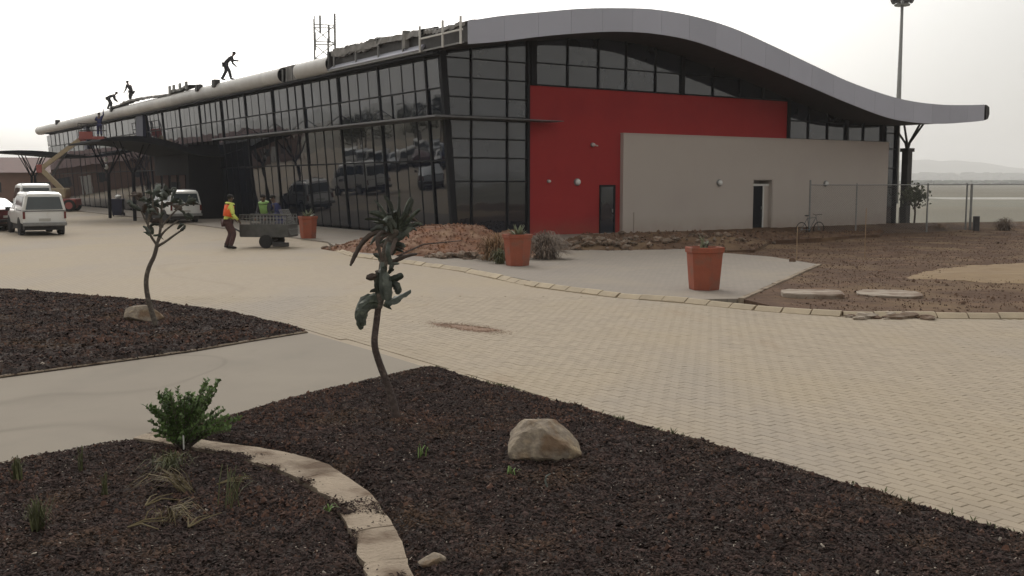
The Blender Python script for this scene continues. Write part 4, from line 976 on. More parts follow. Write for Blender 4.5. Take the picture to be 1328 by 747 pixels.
    for sx in (-1, 1): MB().blob(Hd+fr*.088+side*sx*.032+up*.012, .011, 8, 5).build('eye', 'lamp_glass', c); 
    for sx in (-1, 1): MB().blob(Hd+side*sx*.092, (.02, .02, .03), 8, 5).build('ear', 'skin_tone', c)
    MB().box(-.025, .025, -.004, .004, -.006, .006, Matrix.Translation(Hd+fr*.094-up*.045)).build('mouth', 'maroon_cloth', c)
    hm = MB().blob(Hd+up*.045-fr*.018, (.095, .108, .085), 14, 8); hm.build('hair' if not hat else 'helmet', hat or 'hair', c, smooth=True)
    return c
def pose(lean=0., lift=0., crouch=0., arms=('down', 'down'), step=.0, headtilt=0.):
    """builds a joint set. lean: torso pitch (rad); crouch 0..1; arms: target offsets or words"""
    hz_ = .93*(1-crouch)+.34*crouch; J = {}; P = Vector((0, -.10*crouch-.12*math.sin(lean)*.6, hz_))
    d = Vector((0, math.sin(lean), math.cos(lean))); J['pelvis'] = P; J['chest'] = P+d*.40; J['neck'] = P+d*.56; 
    dh = Vector((0, math.sin(lean*.7+headtilt), math.cos(lean*.7+headtilt))); J['head'] = J['neck']+dh*.17
    J['face'] = (0, dh.z, -dh.y)
    for s_, sx in (('l', -1), ('r', 1)):
        J['hip'+s_] = P+Vector((sx*.095, 0, -.06)); st_ = step*sx
        an = Vector((sx*(.12+.06*crouch), st_, .08)); J['an'+s_] = an; J['toe'+s_] = an+Vector((0, .13, -.03))
        mid = (J['hip'+s_]+an)/2; L = (J['hip'+s_]-an).length; b = math.sqrt(max(0, .43**2-(L/2)**2)); J['kn'+s_] = mid+Vector((sx*.05*crouch, b, 0))+Vector((0, 0, .03))
        sh = P+d*.49+Vector((sx*.185, 0, 0)); J['sh'+s_] = sh; a = arms[0 if s_ == 'l' else 1]
        if a == 'down': tgt = sh+Vector((sx*.06, .06, -.52))
        elif a == 'fwd': tgt = sh+Vector((0, .42, -.22))
        elif a == 'low': tgt = sh+Vector((sx*.02, .22, -.48))
        elif a == 'up': tgt = sh+Vector((sx*.12, .12, .50))
        elif a == 'back': tgt = sh+Vector((sx*.2, -.28, .32))
        elif a == 'out': tgt = sh+Vector((sx*.36, .28, -.18))
        mid = sh.lerp(tgt, .5); L = (tgt-sh).length; b = math.sqrt(max(0, .285**2-(L/2)**2)); J['ha'+s_] = tgt; J['el'+s_] = mid+Vector((sx*.5, -.6, -.5)).normalized()*b
    return J
person('man in orange and lime safety vest and maroon trousers standing at the wire-sided cart', (-9.28, 33.75, 0), math.radians(-60), pose(.20, arms=('low', 'low'), step=.04), 'lime_cloth', 'maroon_cloth', ('orange_cloth', 'lime_cloth'))
person('worker in a pale green vest standing behind the wire-sided cart', (-8.75, 36.9, 0), math.radians(160), pose(.35, arms=('low', 'low')), 'dark_cloth', 'dark_cloth', ('green_cloth', 'green_cloth'))
person('worker in navy overalls bending behind the cart, next to the far pot', (-8.35, 37.3, 0), math.radians(120), pose(.45, arms=('low', 'fwd')), 'navy_cloth', 'navy_cloth')
RG = 'workers on the terminal roof edge'
def rp(t, s=-3.95, dz=0.): w_ = W(s, t, 0); return (w_.x, w_.y, dz)
person('tallest of the roof workers, bending over with one arm raised behind', rp(24.3, -3.9, 7.93), math.radians(-80), pose(.80, arms=('low', 'fwd'), step=.26), group=RG)
person('roof worker standing stooped by the stacked sheets', rp(45.3, -3.9, 7.9), math.radians(70), pose(.55, arms=('low', 'low'), step=.12), group=RG)
person('roof worker bending low, leftmost of the two beside the stacked sheets', rp(52.2, -3.9, 7.9), math.radians(-60), pose(1.15, arms=('low', 'low'), step=.1), group=RG)

# boom lift with a worker in its basket
bl = empty('boom_lift', 'boom lift with red basket raised on a tan boom at the far left', 'boom lift', (-34.3, 78, 0), math.radians(10))
MB().cbox(-1.6, 1.6, -.95, .95, .45, .95, .06).build('chassis', 'lift_red', bl)
for x in (-1.15, 1.15):
    for y in (-.95, .95):
        wh = put('wheel', None, bl); M = Matrix.Translation((x, y, .45)) @ Matrix.Rotation(PI/2, 4, 'X')
        MB().lathe([(.3, -.16), (.45, -.12), (.45, .12), (.3, .16)], 16, M=M).build('tyre', 'tyre', wh)
        MB().lathe([(.27, -.17), (.12, -.14), (.12, .14), (.27, .17)], 12, M=M).build('rim', 'lift_red', wh)
MB().cbox(-1.3, .9, -.8, .8, .98, 1.75, .1).build('turret', 'lift_yellow', bl)
MB().bar((.5, 0, 1.6), (-1.0, 0, 3.25), .30, .34).build('lower_boom', 'lift_yellow', bl)
MB().bar((-1.15, 0, 3.05), (1.85, 0, 5.35), .26, .30).build('upper_boom', 'lift_yellow', bl)
MB().bar((-.2, 0, 2.7), (.9, 0, 4.45), .14).build('boom_cylinder', 'steel_dark', bl)
MB().cbox(-1.25, -.85, -.2, .2, 2.9, 3.5, .04).build('boom_knuckle', 'lift_red', bl)
MB().bar((1.8, 0, 5.35), (2.3, 0, 5.4), .22).build('basket_mount', 'lift_red', bl)
MB().box(1.9, 3.7, -.5, .5, 5.40, 5.60).build('basket_floor', 'lift_red', bl)
bs = MB()
for z in (6.05, 6.55):
    for y in (-.5, .5): bs.bar((1.9, y, z), (3.7, y, z), .04)
    for x in (1.9, 3.7): bs.bar((x, -.5, z), (x, .5, z), .04)
for x in (1.9, 2.8, 3.7):
    for y in (-.5, .5): bs.bar((x, y, 5.6), (x, y, 6.55), .04)
bs.build('basket_rail', 'steel_dark', bl)
MB().box(1.95, 2.9, -.53, -.5, 5.42, 5.95).build('basket_panel', 'lift_red', bl)
q = Matrix.Rotation(math.radians(10), 4, 'Z') @ Vector((3.3, .05, 0))
person('worker in blue overalls standing in the red basket of the boom lift', (-34.3+q.x, 78+q.y, 5.62), math.radians(20), pose(.1, arms=('fwd', 'up')), 'navy_cloth', 'navy_cloth')
# low red materials stacked near the lift
rb = empty('pallet_stack', 'low stack of reddish bricks on pallets beside the boom lift', 'pallet stack', (-36.0, 79.5, 0), math.radians(10))
for i in range(5):
    MB().box(-2.2+i*.95, -1.35+i*.95, -.4, .4, .14, .14+random.choice((.5, .75, .95, .4))).build('brick_stack', 'red_soil', rb)
    MB().box(-2.25+i*.95, -1.32+i*.95, -.42, .42, 0, .13).build('pallet', 'timber', rb)

# wheelie bin by the canopy
bn = empty('wheelie_bin', 'dark navy bin standing alone in front of the entrance canopy', 'bin', (-25.3, 66.5, 0), math.radians(10))
MB().add([(-.28,-.32,.08),(.28,-.32,.08),(.28,.30,.08),(-.28,.30,.08),(-.36,-.40,1.05),(.36,-.40,1.05),(.36,.38,1.05),(-.36,.38,1.05)], [(0,3,2,1),(4,5,6,7),(0,1,5,4),(1,2,6,5),(2,3,7,6),(3,0,4,7)]).build('bin_body', 'navy_plastic', bn)
MB().cbox(-.39, .39, -.44, .42, 1.05, 1.13, .03).build('lid', 'navy_plastic', bn)
for sx in (-1, 1): MB().lathe([(.12, -.03), (.12, .03)], 14, M=Matrix.Translation((sx*.33, .3, .12)) @ Matrix.Rotation(PI/2, 4, 'Y')).build('wheel', 'tyre', bn)
tag(MB().blob((0, 0, 0), (.2, .17, .13), 10, 7, .18, 4).build('rubbish_bag', 'white_paint', None, (-25.2, 66.4, 1.25), smooth=True), 'pale rubbish bag lying on the lid of the navy bin', 'bag')

# wire-sided cart
ct = empty('site_cart', 'grey two-wheeled site cart with wire mesh sides beside the man in orange', 'cart', (-8.15, 34.6, 0), math.radians(-8))
MB().box(-.78, .80, -.45, .45, .38, .43).build('cart_floor', 'cart_sheet', ct)
MB().box(-.80, .82, -.48, -.45, .36, .78).box(-.80, .82, .45, .48, .36, .78).box(.82, .85, -.48, .48, .36, .78).build('side_board', 'cart_sheet', ct)
mb = MB()
for z in (.86, .98, 1.08): mb.bar((-.80, -.47, z), (.82, -.47, z), .012); mb.bar((-.80, .47, z), (.82, .47, z), .012)
for i in range(15):
    x = -.80+i*.116
    for y in (-.47, .47): mb.bar((x, y, .78), (x, y, 1.08), .012)
mb.build('mesh_side', 'galvanised', ct)
MB().bar((-.8, -.47, 1.09), (.82, -.47, 1.09), .03).bar((-.8, .47, 1.09), (.82, .47, 1.09), .03).bar((.82, -.47, .4), (.82, -.47, 1.1), .03).bar((-.8, -.47, .4), (-.8, -.47, 1.1), .03).bar((-.8, .47, .4), (-.8, .47, 1.1), .03).build('frame', 'cart_sheet', ct)
mb = MB()                                   # slanted tail gate resting outward
for i in range(9): mb.bar((.95+.0*i, -.45+i*.11, .45), (.55, -.45+i*.11, 1.26), .014)
for j in range(6): mb.bar((.95-.08*j, -.45, .45+.162*j), (.95-.08*j, .45, .45+.162*j), .014)
mb.build('tail_gate', 'galvanised', ct)
for y in (-.56, .56):
    wh = put('wheel', None, ct); M = Matrix.Translation((.12, y, .22)) @ Matrix.Rotation(PI/2, 4, 'X')
    MB().lathe([(.13, -.06), (.22, -.055), (.22, .055), (.13, .06)], 18, M=M).build('tyre', 'tyre', wh); MB().lathe([(.12, -.05), (.05, -.06), (.05, .06), (.12, .05)], 12, M=M).build('rim', 'galvanised', wh)
MB().bar((.12, -.55, .22), (.12, .55, .22), .04).bar((.12, -.4, .22), (.12, -.4, .4), .05).bar((.12, .4, .22), (.12, .4, .4), .05).build('axle', 'steel_dark', ct)
MB().bar((-.8, 0, .42), (-1.45, .0, .75), .05).bar((-1.45, -.25, .76), (-1.45, .25, .76), .04).build('drawbar', 'steel_dark', ct)
MB().cbox(.35, .9, -.62, -.5, .06, .2, .02).build('fallen_board', 'steel_dark', ct)
tag(MB().blob((0, 0, 0), (.42, .3, .16), 12, 7, .22, 8).build('rubble_sack', 'cart_sheet', None, (-8.3, 34.6, .58), smooth=True), 'dark sack lying inside the wire-sided cart', 'sack')

# ------------------------------------------------------------------ terracotta planters
def planter(label, loc, rz, rt, h, plant):
    p = empty('planter', label, 'planter', loc, rz, 'terracotta planters on the pavement'); n = 6; rb_ = rt*.80
    MB().lathe([(rb_*.97, 0), (rb_, .02), (rt*.955, h*.86), (rt*.955, h*.87)], n, ph=PI/6).build('pot', 'terracotta', p)
    MB().lathe([(rt*.975, h*.868), (rt*1.03, h*.88), (rt*1.05, h*.985), (rt*1.03, h), (rt*.90, h), (rt*.88, h*.93)], n, ph=PI/6).build('rim', 'terracotta', p)
    MB().lathe([(rt*.87, h*.90), (rt*.4, h*.965)], 14).build('soil', 'pot_soil', p)
    mb = MB(); r = random.Random(plant*7+1)
    if plant == 0:     # sparse upright grey-green stems
        for i in range(9):
            a = r.uniform(0, 2*PI); q0 = Vector((r.uniform(-.07, .07), r.uniform(-.07, .07), h*.93)); l = r.uniform(.12, .32)
            mb.tube([q0, q0+Vector((math.cos(a)*.03, math.sin(a)*.03, l*.6)), q0+Vector((math.cos(a)*.10, math.sin(a)*.10, l))], [.028, .024, .004], 6)
        mb.build('aloe', 'agave', p); mb = MB()
        for i in range(14):
            a = r.uniform(0, 2*PI); q0 = Vector((0, 0, h*.93)); l = r.uniform(.15, .3)
            mb.tube([q0, q0+Vector((math.cos(a)*.1, math.sin(a)*.1, l*.6)), q0+Vector((math.cos(a)*.24, math.sin(a)*.24, l*.5))], [.008, .006, .002], 4)
        mb.build('dry_stem', 'dry_leaf', p)
    else:
        for i in range(20 if plant == 1 else 14):
            a = i*2.4+r.uniform(-.2, .2); el = r.uniform(.3, 1.35); l = r.uniform(.26, .36)*(1 if plant == 1 else 1.1); q0 = Vector((0, 0, h*.93)); dd = Vector((math.cos(a)*math.cos(el), math.sin(a)*math.cos(el), math.sin(el)))
            mb.tube([q0, q0+dd*l*.55, q0+dd*l+Vector((0, 0, .02))], [.03, .035, .003], 6, flat=.4)
        mb.build('agave', 'agave', p)
    return p
planter('nearest terracotta pot, standing alone on the grey paving below the beige wall', (3.80, 20.35, .05), math.radians(10), .375, .84, 0)
planter('middle terracotta pot holding an agave, in front of the weeds and the red wall', (.14, 26.3, .05), math.radians(25), .37, .80, 1)
planter('farthest terracotta pot, by the glass front to the right of the wire-sided cart', (-7.75, 39.3, .05), math.radians(35), .36, .84, 2)

# ------------------------------------------------------------------ rocks and slabs
def rock(label, loc, r, seed, m='rock', pts=None, flat=0., rz=0., name='rock', cat='rock', group=None):
    rg = random.Random(seed); bm = bmesh.new(); bmesh.ops.create_icosphere(bm, subdivisions=4, radius=1.)
    planes = []
    for _ in range(12):
        d = Vector((rg.gauss(0, 1), rg.gauss(0, 1), rg.gauss(0, .8))).normalized(); planes.append((d, rg.uniform(.62, .9)))
    for v in bm.verts:
        for d, k in planes:
            e = v.co.dot(d)-k
            if e > 0: v.co -= d*e*.92
        z_ = fnoise(np.array([v.co.x*1.3+seed]), np.array([v.co.y*1.3+v.co.z*2.1]), seed, 4, 2.)[0]; v.co *= 1+.05*z_
        v.co = Vector((v.co.x*r[0], v.co.y*r[1], v.co.z*r[2]))
    me = bpy.data.meshes.new(name); bm.to_mesh(me); bm.free(); me.materials.append(MATS[m]); me.polygons.foreach_set('use_smooth', [True]*len(me.polygons))
    try: me.set_sharp_from_angle(angle=math.radians(28))
    except Exception: pass
    o = put(name, me, None, loc, rz); return tag(o, label, cat, group)
# big pale rock in the front bed: shaped outline, wedge to the right
bm = bmesh.new(); bmesh.ops.create_icosphere(bm, subdivisions=5, radius=1.)
pl = [((-.75,-.3,.55),.74), ((.62,-.15,.62),.55), ((-.2,-.75,.35),.66), ((.1,.1,1.),.80), ((.55,-.7,-.1),.72), ((-.9,.1,-.2),.80), ((.9,.2,.15),.93), ((0,-.6,-.8),.60), ((-.35,-.55,.75),.78), ((.3,-.9,.3),.70)]
for v in bm.verts:
    for d, k in pl:
        d = Vector(d).normalized(); e = v.co.dot(d)-k
        if e > 0: v.co -= d*e*.84
    z_ = fnoise(np.array([v.co.x*2.]), np.array([v.co.y*2.+v.co.z*2.6]), 3, 5, 1.5)[0]; v.co *= 1+.075*z_
    v.co = Vector((v.co.x*.30, v.co.y*.25, v.co.z*.232)); 
me = bpy.data.meshes.new('rock'); bm.to_mesh(me); bm.free(); me.materials.append(MATS['rock']); me.polygons.foreach_set('use_smooth', [True]*len(me.polygons)); me.set_sharp_from_angle(angle=math.radians(26))
tag(put('rock', me, None, (.235, 7.66, .165), math.radians(-6)), 'large pale angular rock lying in the front mulch bed', 'rock')
rock('flat-topped pale rock beside the trunk of the left young tree', (-5.62, 15.62, .13), (.34, .26, .17), 12)
rock('small pale stone at the bottom edge beside the curved concrete strip', (-.44, 5.50, .075), (.085, .07, .05), 4)
def slab(label, loc, rz, L, w_, h, m='slab_concrete', rnd=.5):
    P = [(L/2*math.copysign(abs(math.cos(a))**rnd, math.cos(a)), w_/2*math.copysign(abs(math.sin(a))**rnd, math.sin(a))) for a in np.linspace(0, 2*PI, 25)[:-1]]
    mb = MB(); vs = []; 
    for k, z in ((.97, -.1), (1, h*.8), (.96, h)): vs += [(x*k+random.gauss(0, .008), y*k+random.gauss(0, .008), z+(random.gauss(0, .004) if z > 0 else 0)) for x, y in P]
    n_ = 24; mb.add(vs, [tuple(range(n_-1, -1, -1)), tuple(range(2*n_, 3*n_))]+[(i*n_+k, i*n_+(k+1) % n_, (i+1)*n_+(k+1) % n_, (i+1)*n_+k) for i in range(2) for k in range(n_)])
    return tag(mb.build('concrete_slab', m, None, loc, rz), label, 'slab')
slab('rounded thick concrete slab lying in the bare earth near the kerb, left of the thin one', (5.62, 19.25, ez(5.62, 19.25)), math.radians(-12), 1.15, .95, .10)
slab('thin angular concrete slab in the bare earth, right of the rounded slab', (7.3, 19.9, ez(7.3, 19.9)), math.radians(-14), 1.2, 1.25, .045, rnd=.8)
# broken kerb rubble lying on the road
rbk = empty('kerb_rubble', 'broken kerb pieces and soil spilled on the road at the earth edge', 'rubble', (5.95, 16.45, 0))
for i in range(24):
    r = random.uniform(.03, .13); MB().blob((random.uniform(-.55, .6), random.uniform(-.40, .12), r*.3), (r*1.4, r, r*.5), 7, 5, .3, i).build('fragment', 'slab_concrete' if i % 3 else 'clod', rbk)
# soil mound by the glass front
MND = [(-6.2,33.6),(-5.0,31.6),(-3.4,30.0),(-1.6,28.9),(.3,28.6),(.9,29.4),(1.0,31.5),(.2,34.5),(-1.8,36.5),(-4.5,36.4),(-6.0,35.2)]
def hM(x, y, d):
    c1 = .80*np.exp(-(((x+1.9)/1.7)**4+((y-32.2)/2.0)**2)); c2 = .42*np.exp(-(((x+4.0)/1.2)**2+((y-33.0)/1.6)**2)); c3 = .62*np.exp(-(((x+.1)/1.1)**2+((y-31.6)/1.4)**2))
    return .04+np.minimum(np.maximum.reduce([c1, c2, c3]), d*.75)+fnoise(x, y, 12, 4, 1.0)*.11*np.clip(d*2, 0, 1)+fnoise(x, y, 15, 3, 4)*.035*np.clip(d*3, 0, 1)
md = relief('soil_mound', MND, .14, hM, 'red_soil', .1); tag(md, 'heap of red-brown soil dug out in front of the glass corner', 'soil heap')
n = 3200; x = rng.uniform(-6, 1, n); y = rng.uniform(28.5, 36.5, n); k = inpoly(x, y, MND); x, y = x[k], y[k]; d = edgedist(x, y, MND)
scatter('soil_clods', np.stack([x, y, hM(x, y, d)+.01], 1), rng.uniform(.012, .05, len(x)), 'red_soil', 77, kind='clod', parent=md)
# low earth bank along the wall
BNK = [(1.2,32.2),(3.2,32.0),(5.4,32.6),(7.8,33.2),(9.6,38.5),(12.5,41.5),(16.2,45.5),(17.8,49.5),(14.5,48.5),(9.0,44.8),(4.5,41.3),(1.6,38.5)]
hB2 = lambda x, y, d: .0+np.minimum(d*.22, .26)*np.clip((46-y)/8, .1, 1)+fnoise(x, y, 32, 4, 1.3)*.22*np.clip(d*.8, 0, 1)+fnoise(x, y, 37, 3, 4)*.05*np.clip(d, 0, 1)-np.clip((y-38)/10, 0, 1)*.14
bk = relief('earth_bank', BNK, .22, hB2, 'dirt', .5)
tag(bk, 'low bank of disturbed brown earth along the foot of the red and beige walls', 'earth bank')
x = rng.uniform(1, 18, 5000); y = rng.uniform(32, 50, 5000); k = inpoly(x, y, BNK); x, y = x[k], y[k]; d = edgedist(x, y, BNK)
scatter('soil_clods', np.stack([x, y, hB2(x, y, d)+.01], 1), rng.uniform(.02, .075, len(x)), 'clod', 78, kind='clod', parent=bk)
# rubble lying in strips
stm = []
for sd_ in range(5):
    mb = MB(); mb.blob((0, 0, 0), (1, .75, .55), 7, 5, .32, sd_+20); stm.append(mb.mesh('stone', 'rubble'))
def rubble(label, cx_, cy_, L, w_, n_, rz, smax, seed, z=.03, cat='rubble'):
    e = empty('rubble_pile', label, cat, (cx_, cy_, z), rz); rg = random.Random(seed)
    for i in range(n_):
        r = rg.uniform(.05, smax); x_ = rg.gauss(0, L/4); y_ = rg.gauss(0, w_/4)
        wx, wy = cx_+x_*math.cos(rz)-y_*math.sin(rz), cy_+x_*math.sin(rz)+y_*math.cos(rz)
        if cx_ > 1.5: z_l = max(0, gz(hB2, BNK, wx, wy) if inpoly(np.array([wx]), np.array([wy]), BNK)[0] else .0)
        else: z_l = 0
        o = put('stone', stm[i % 5], e, (x_, y_, z_l+r*.3+max(0, .18-abs(x_)/L*.5-abs(y_)/w_*.3)*smax*2), (rg.uniform(-.5, .5), rg.uniform(-.5, .5), rg.uniform(0, 6.3))); o.scale = (r*rg.uniform(.8, 1.5), r, r*rg.uniform(.6, 1.1))
    return e
rubble('broken concrete lumps at the right foot of the red soil heap', -1.3, 28.8, 2.8, .8, 40, math.radians(-14), .2, 3)
rubble('grey broken stones heaped below the narrow dark door', 2.6, 33.1, 4.2, 1.3, 95, math.radians(4), .15, 4)
rubble('scattered stones along the foot of the beige wall', 6.2, 34.6, 5.2, 1.8, 40, math.radians(20), .12, 5, .03)
rubble('few stones lying in front of the glass corner, left of the soil heap', -5.4, 33.2, 1.8, .9, 20, math.radians(-30), .11, 6, .05)
# ------------------------------------------------------------------ young trees with thick leaves
def leafmesh(pts, w_, thick=.008, m='blue_leaf', fold=.35, name='leaf', tip=.12):
    """strap leaf through pts: folded along the midrib, crinkled edge, thin"""
    rg = random.Random(int(abs(pts[-1][0])*9973+abs(pts[-1][2])*7919)); n0 = len(pts); thick = min(thick, .0035); fold = .55
    pts = [Vector(p) for p in pts]; n_ = max(10, n0)
    pts = [pts[0]] + [pts[min(n0-1, int(t))].lerp(pts[min(n0-1, int(t)+1)], t-int(t)) for t in [(n0-1)*i/(n_-1) for i in range(1, n_)]]
    roll = rg.uniform(-.7, .7); tw = rg.uniform(-.9, .9)
    ww = [w_*(.40+.75*math.sin(PI*min(1, .12+i/(n_-1)*.88)))*rg.uniform(.82, 1.12) for i in range(n_)]; ww[-1] = w_*.10; ww[0] = w_*.5
    vs = []
    for i, p in enumerate(pts):
        d = (pts[min(i+1, n_-1)]-pts[max(0, i-1)]).normalized(); s0 = d.cross(Vector((.15, 1, .1))).normalized(); n1 = s0.cross(d).normalized()
        a = roll+tw*i/n_; sd_ = s0*math.cos(a)+n1*math.sin(a); nn = sd_.cross(d).normalized(); j1, j2 = rg.uniform(-.22, .22), rg.uniform(-.22, .22)
        cz = {-1: fold+j1, -.5: fold*.35, 0: 0, .5: fold*.35, 1: fold+j2}
        for u in (-1, -.5, 0, .5, 1): vs.append(p+sd_*u*ww[i]+nn*cz[u]*ww[i])
        for u in (1, .5, 0, -.5, -1): vs.append(p+sd_*u*ww[i]*.98+nn*(cz[u]*ww[i]-thick*(1.2-abs(u))))
    f = [(i*10+k, i*10+(k+1) % 10, (i+1)*10+(k+1) % 10, (i+1)*10+k) for i in range(n_-1) for k in range(10)]+[tuple(range(9, -1, -1)), tuple((n_-1)*10+k for k in range(10))]
    return MB().add(vs, f)
def spline(pts, k=4):
    P = [Vector(p) for p in pts]
    for _ in range(2):
        Q = [P[0]]
        for a, b in zip(P, P[1:]): Q += [a.lerp(b, .25), a.lerp(b, .75)]
        Q.append(P[-1]); P = Q
    return P
K1 = .0067
def q1(u, v, y=0.): return Vector(((u-516)*K1, y, (555-v)*K1))
tr = empty('young_tree', 'young crooked tree with thick drooping blue-green leaves in the front mulch bed', 'young tree', (-1.01, 8.98, .04))
MB().tube(spline([q1(517,566), q1(512,535), q1(503,505,.02), q1(492,475), q1(486,450,-.03), q1(489,425), q1(492,400,.02)]), [.040, .035, .031, .029, .028], 12).build('trunk', 'bark', tr, smooth=True)
MB().tube(spline([q1(492,403,.02), q1(498,370), q1(499,345,-.02), q1(507,318), q1(517,300)]), [.032, .042, .036, .044, .024], 12).build('stem', 'bark_pale', tr, smooth=True)
LV = [ # (points, width, material)
 ([(497,398,0),(484,392,-.05),(472,400,-.10),(468,418,-.10),(471,430,-.08)], .056, 'blue_leaf'),
 ([(490,396,0),(476,390,.02),(465,402,.02),(463,420,.02)], .05, 'blue_leaf'),
 ([(492,402,0),(481,402,-.09),(474,412,-.12),(476,424,-.12)], .042, 'blue_leaf'),
 ([(500,396,0),(511,392,-.05),(523,385,-.07),(536,378,-.07)], .046, 'pale_leaf'),
 ([(499,400,0),(506,402,-.06),(511,403,-.08)], .030, 'blue_leaf'),
 ([(499,366,0),(489,364,-.05),(478,362,-.07)], .042, 'dry_leaf'),
 ([(503,366,0),(513,365,-.05),(526,358,-.07)], .036, 'blue_leaf'),
 ([(504,372,0),(514,370,-.05),(519,378,-.07),(518,384,-.07)], .040, 'blue_leaf'),
 ([(500,392,-.02),(498,375,-.075),(497,357,-.07),(498,342,-.05)], .050, 'pale_leaf'),
 ([(505,394,-.02),(508,378,-.07),(506,362,-.08),(503,352,-.05)], .046, 'pale_leaf'),
 ([(494,388,-.01),(492,372,-.06),(493,355,-.06)], .036, 'blue_leaf'),
 ([(506,346,0),(504,330,-.07),(508,316,-.06)], .042, 'pale_leaf'),
 ([(514,306,0),(500,304,-.05),(486,306,-.08),(473,318,-.08),(463,336,-.07),(458,347,-.07)], .026, 'dry_leaf'),
 ([(510,308,0),(500,302,-.08),(492,310,-.12),(496,325,-.12),(499,340,-.1)], .022, 'dry_leaf'),
 ([(504,344,0),(516,340,-.03),(528,334,-.05),(545,331,-.05)], .022, 'dry_leaf'),
 ([(517,302,0),(505,293,-.06),(491,287,-.1),(478,287,-.1)], .024, 'blue_leaf'),
 ([(517,302,0),(508,288,-.05),(497,280,-.08),(484,278,-.1)], .030, 'blue_leaf'),
 ([(517,302,0),(512,284,.02),(508,268,.0),(501,256,0)], .026, 'blue_leaf'),
 ([(518,300,0),(519,282,-.05),(521,264,-.05),(521,248,-.04)], .022, 'blue_leaf'),
 ([(519,300,0),(528,286,0),(535,272,.0),(538,260,0)], .024, 'blue_leaf'),
 ([(519,302,0),(531,290,-.05),(542,279,-.08),(549,274,-.08)], .022, 'blue_leaf'),
 ([(519,303,0),(533,299,-.05),(545,292,-.08),(552,294,-.09)], .022, 'blue_leaf'),
 ([(519,302,0),(526,284,.03),(530,268,.04),(536,258,.04)], .018, 'blue_leaf'),
 ([(517,302,0),(507,284,-.06),(498,268,-.08),(490,262,-.08)], .018, 'blue_leaf'),
 ([(517,304,0),(505,304,.10),(492,298,.16),(480,304,.18)], .030, 'blue_leaf'),
 ([(518,302,0),(524,292,.12),(534,288,.2),(545,294,.22)], .030, 'blue_leaf'),
 ([(517,300,0),(512,290,-.12),(510,284,-.2),(505,288,-.24)], .032, 'pale_leaf'),
 ([(516,316,0),(524,312,-.08),(533,303,-.1),(541,298,-.1)], .034, 'pale_leaf'),
 ([(510,322,0),(516,318,-.07),(524,318,-.08),(530,322,-.08)], .026, 'blue_leaf'),
]
for pts, w_, m_ in LV: leafmesh(spline([q1(*p) for p in pts]), w_*.82, .009, m_).build('leaf', m_, tr)
for i in range(15):
    a = random.uniform(0, 2*PI); el = random.uniform(-.5, 1.2); l = random.uniform(.12, .27); q0 = q1(517+random.uniform(-5, 5), 303+random.uniform(-4, 10)); dv = Vector((math.cos(a)*math.cos(el), math.sin(a)*math.cos(el), math.sin(el)))
    m_ = random.choice(('blue_leaf', 'blue_leaf', 'pale_leaf', 'dry_leaf'))
    leafmesh([q0, q0+dv*l*.5+Vector((0, 0, .02)), q0+dv*l, q0+dv*l*1.25-Vector((0, 0, .06))], random.uniform(.012, .024), .006).build('leaf', m_, tr)
for i in range(14):      # ragged leaf bases up the stem
    t_ = random.random(); q0 = q1(495+14*t_, 402-92*t_); a = random.uniform(0, 2*PI); l = random.uniform(.05, .12); m_ = random.choice(('blue_leaf', 'pale_leaf', 'dry_leaf', 'blue_leaf'))
    q0 = q0+Vector((math.cos(a)*.035, math.sin(a)*.035, 0)); leafmesh([q0, q0+Vector((math.cos(a)*l*.3, math.sin(a)*l*.3, l*.6)), q0+Vector((math.cos(a)*l, math.sin(a)*l, l*random.uniform(.1, .9)))], random.uniform(.014, .028), .006).build('leaf', m_, tr)
for i in range(12):      # dead strings of leaf base round the crown
    a = random.uniform(0, 2*PI); l = random.uniform(.12, .26); q0 = q1(517, 302)
    leafmesh([q0, q0+Vector((math.cos(a)*l*.5, math.sin(a)*l*.5, .05+random.uniform(0, .12))), q0+Vector((math.cos(a)*l, math.sin(a)*l, random.uniform(-.02, .2)))], .016, .005).build('leaf', random.choice(('dry_leaf', 'blue_leaf')), tr)

K2 = .01115
def q2(u, v, y=0.): return Vector(((u-200)*K2, y, (430-v)*K2))
t2 = empty('young_tree', 'young tree with a bent bare trunk and bunched grey-green crown in the left mulch bed', 'young tree', (-5.2, 14.95, .03))
pts = spline([q2(203,442), q2(200,425), q2(194,405,.02), q2(190,385), q2(190,365,-.03), q2(194,348), q2(201,335,.02), q2(206,318)])
MB().tube(pts, [.042-.014*i/len(pts) for i in range(len(pts))], 12).build('trunk', 'bark_pale', t2, smooth=True)
br = [([(205,320),(198,308),(196,295),(200,280)], .028), ([(205,320),(210,305),(212,285),(214,262)], .034), ([(206,322),(216,316),(226,308),(236,301)], .030), ([(205,320),(214,304),(228,294),(237,288)], .026),
      ([(211,298),(222,285),(235,272),(246,266)], .022), ([(198,300),(190,288),(184,275),(178,268)], .022), ([(196,290),(204,270),(202,254)], .02)]
for i, (pp, r) in enumerate(br):
    s_ = spline([q2(u, v, (i % 3-1)*.10*j/3) for j, (u, v) in enumerate(pp)]); MB().tube(s_, [r*.72*(1-.45*j/len(s_)) for j in range(len(s_))], 8).build('limb', 'bark_pale', t2, smooth=True)
rg = random.Random(11)
ends = [(200,280),(214,262),(204,255),(237,301),(240,286),(246,266),(232,272),(178,268),(188,278),(196,262),(212,285),(206,295),(222,266),(210,272),(200,268),(218,255),(203,305),(190,262),(226,258)]
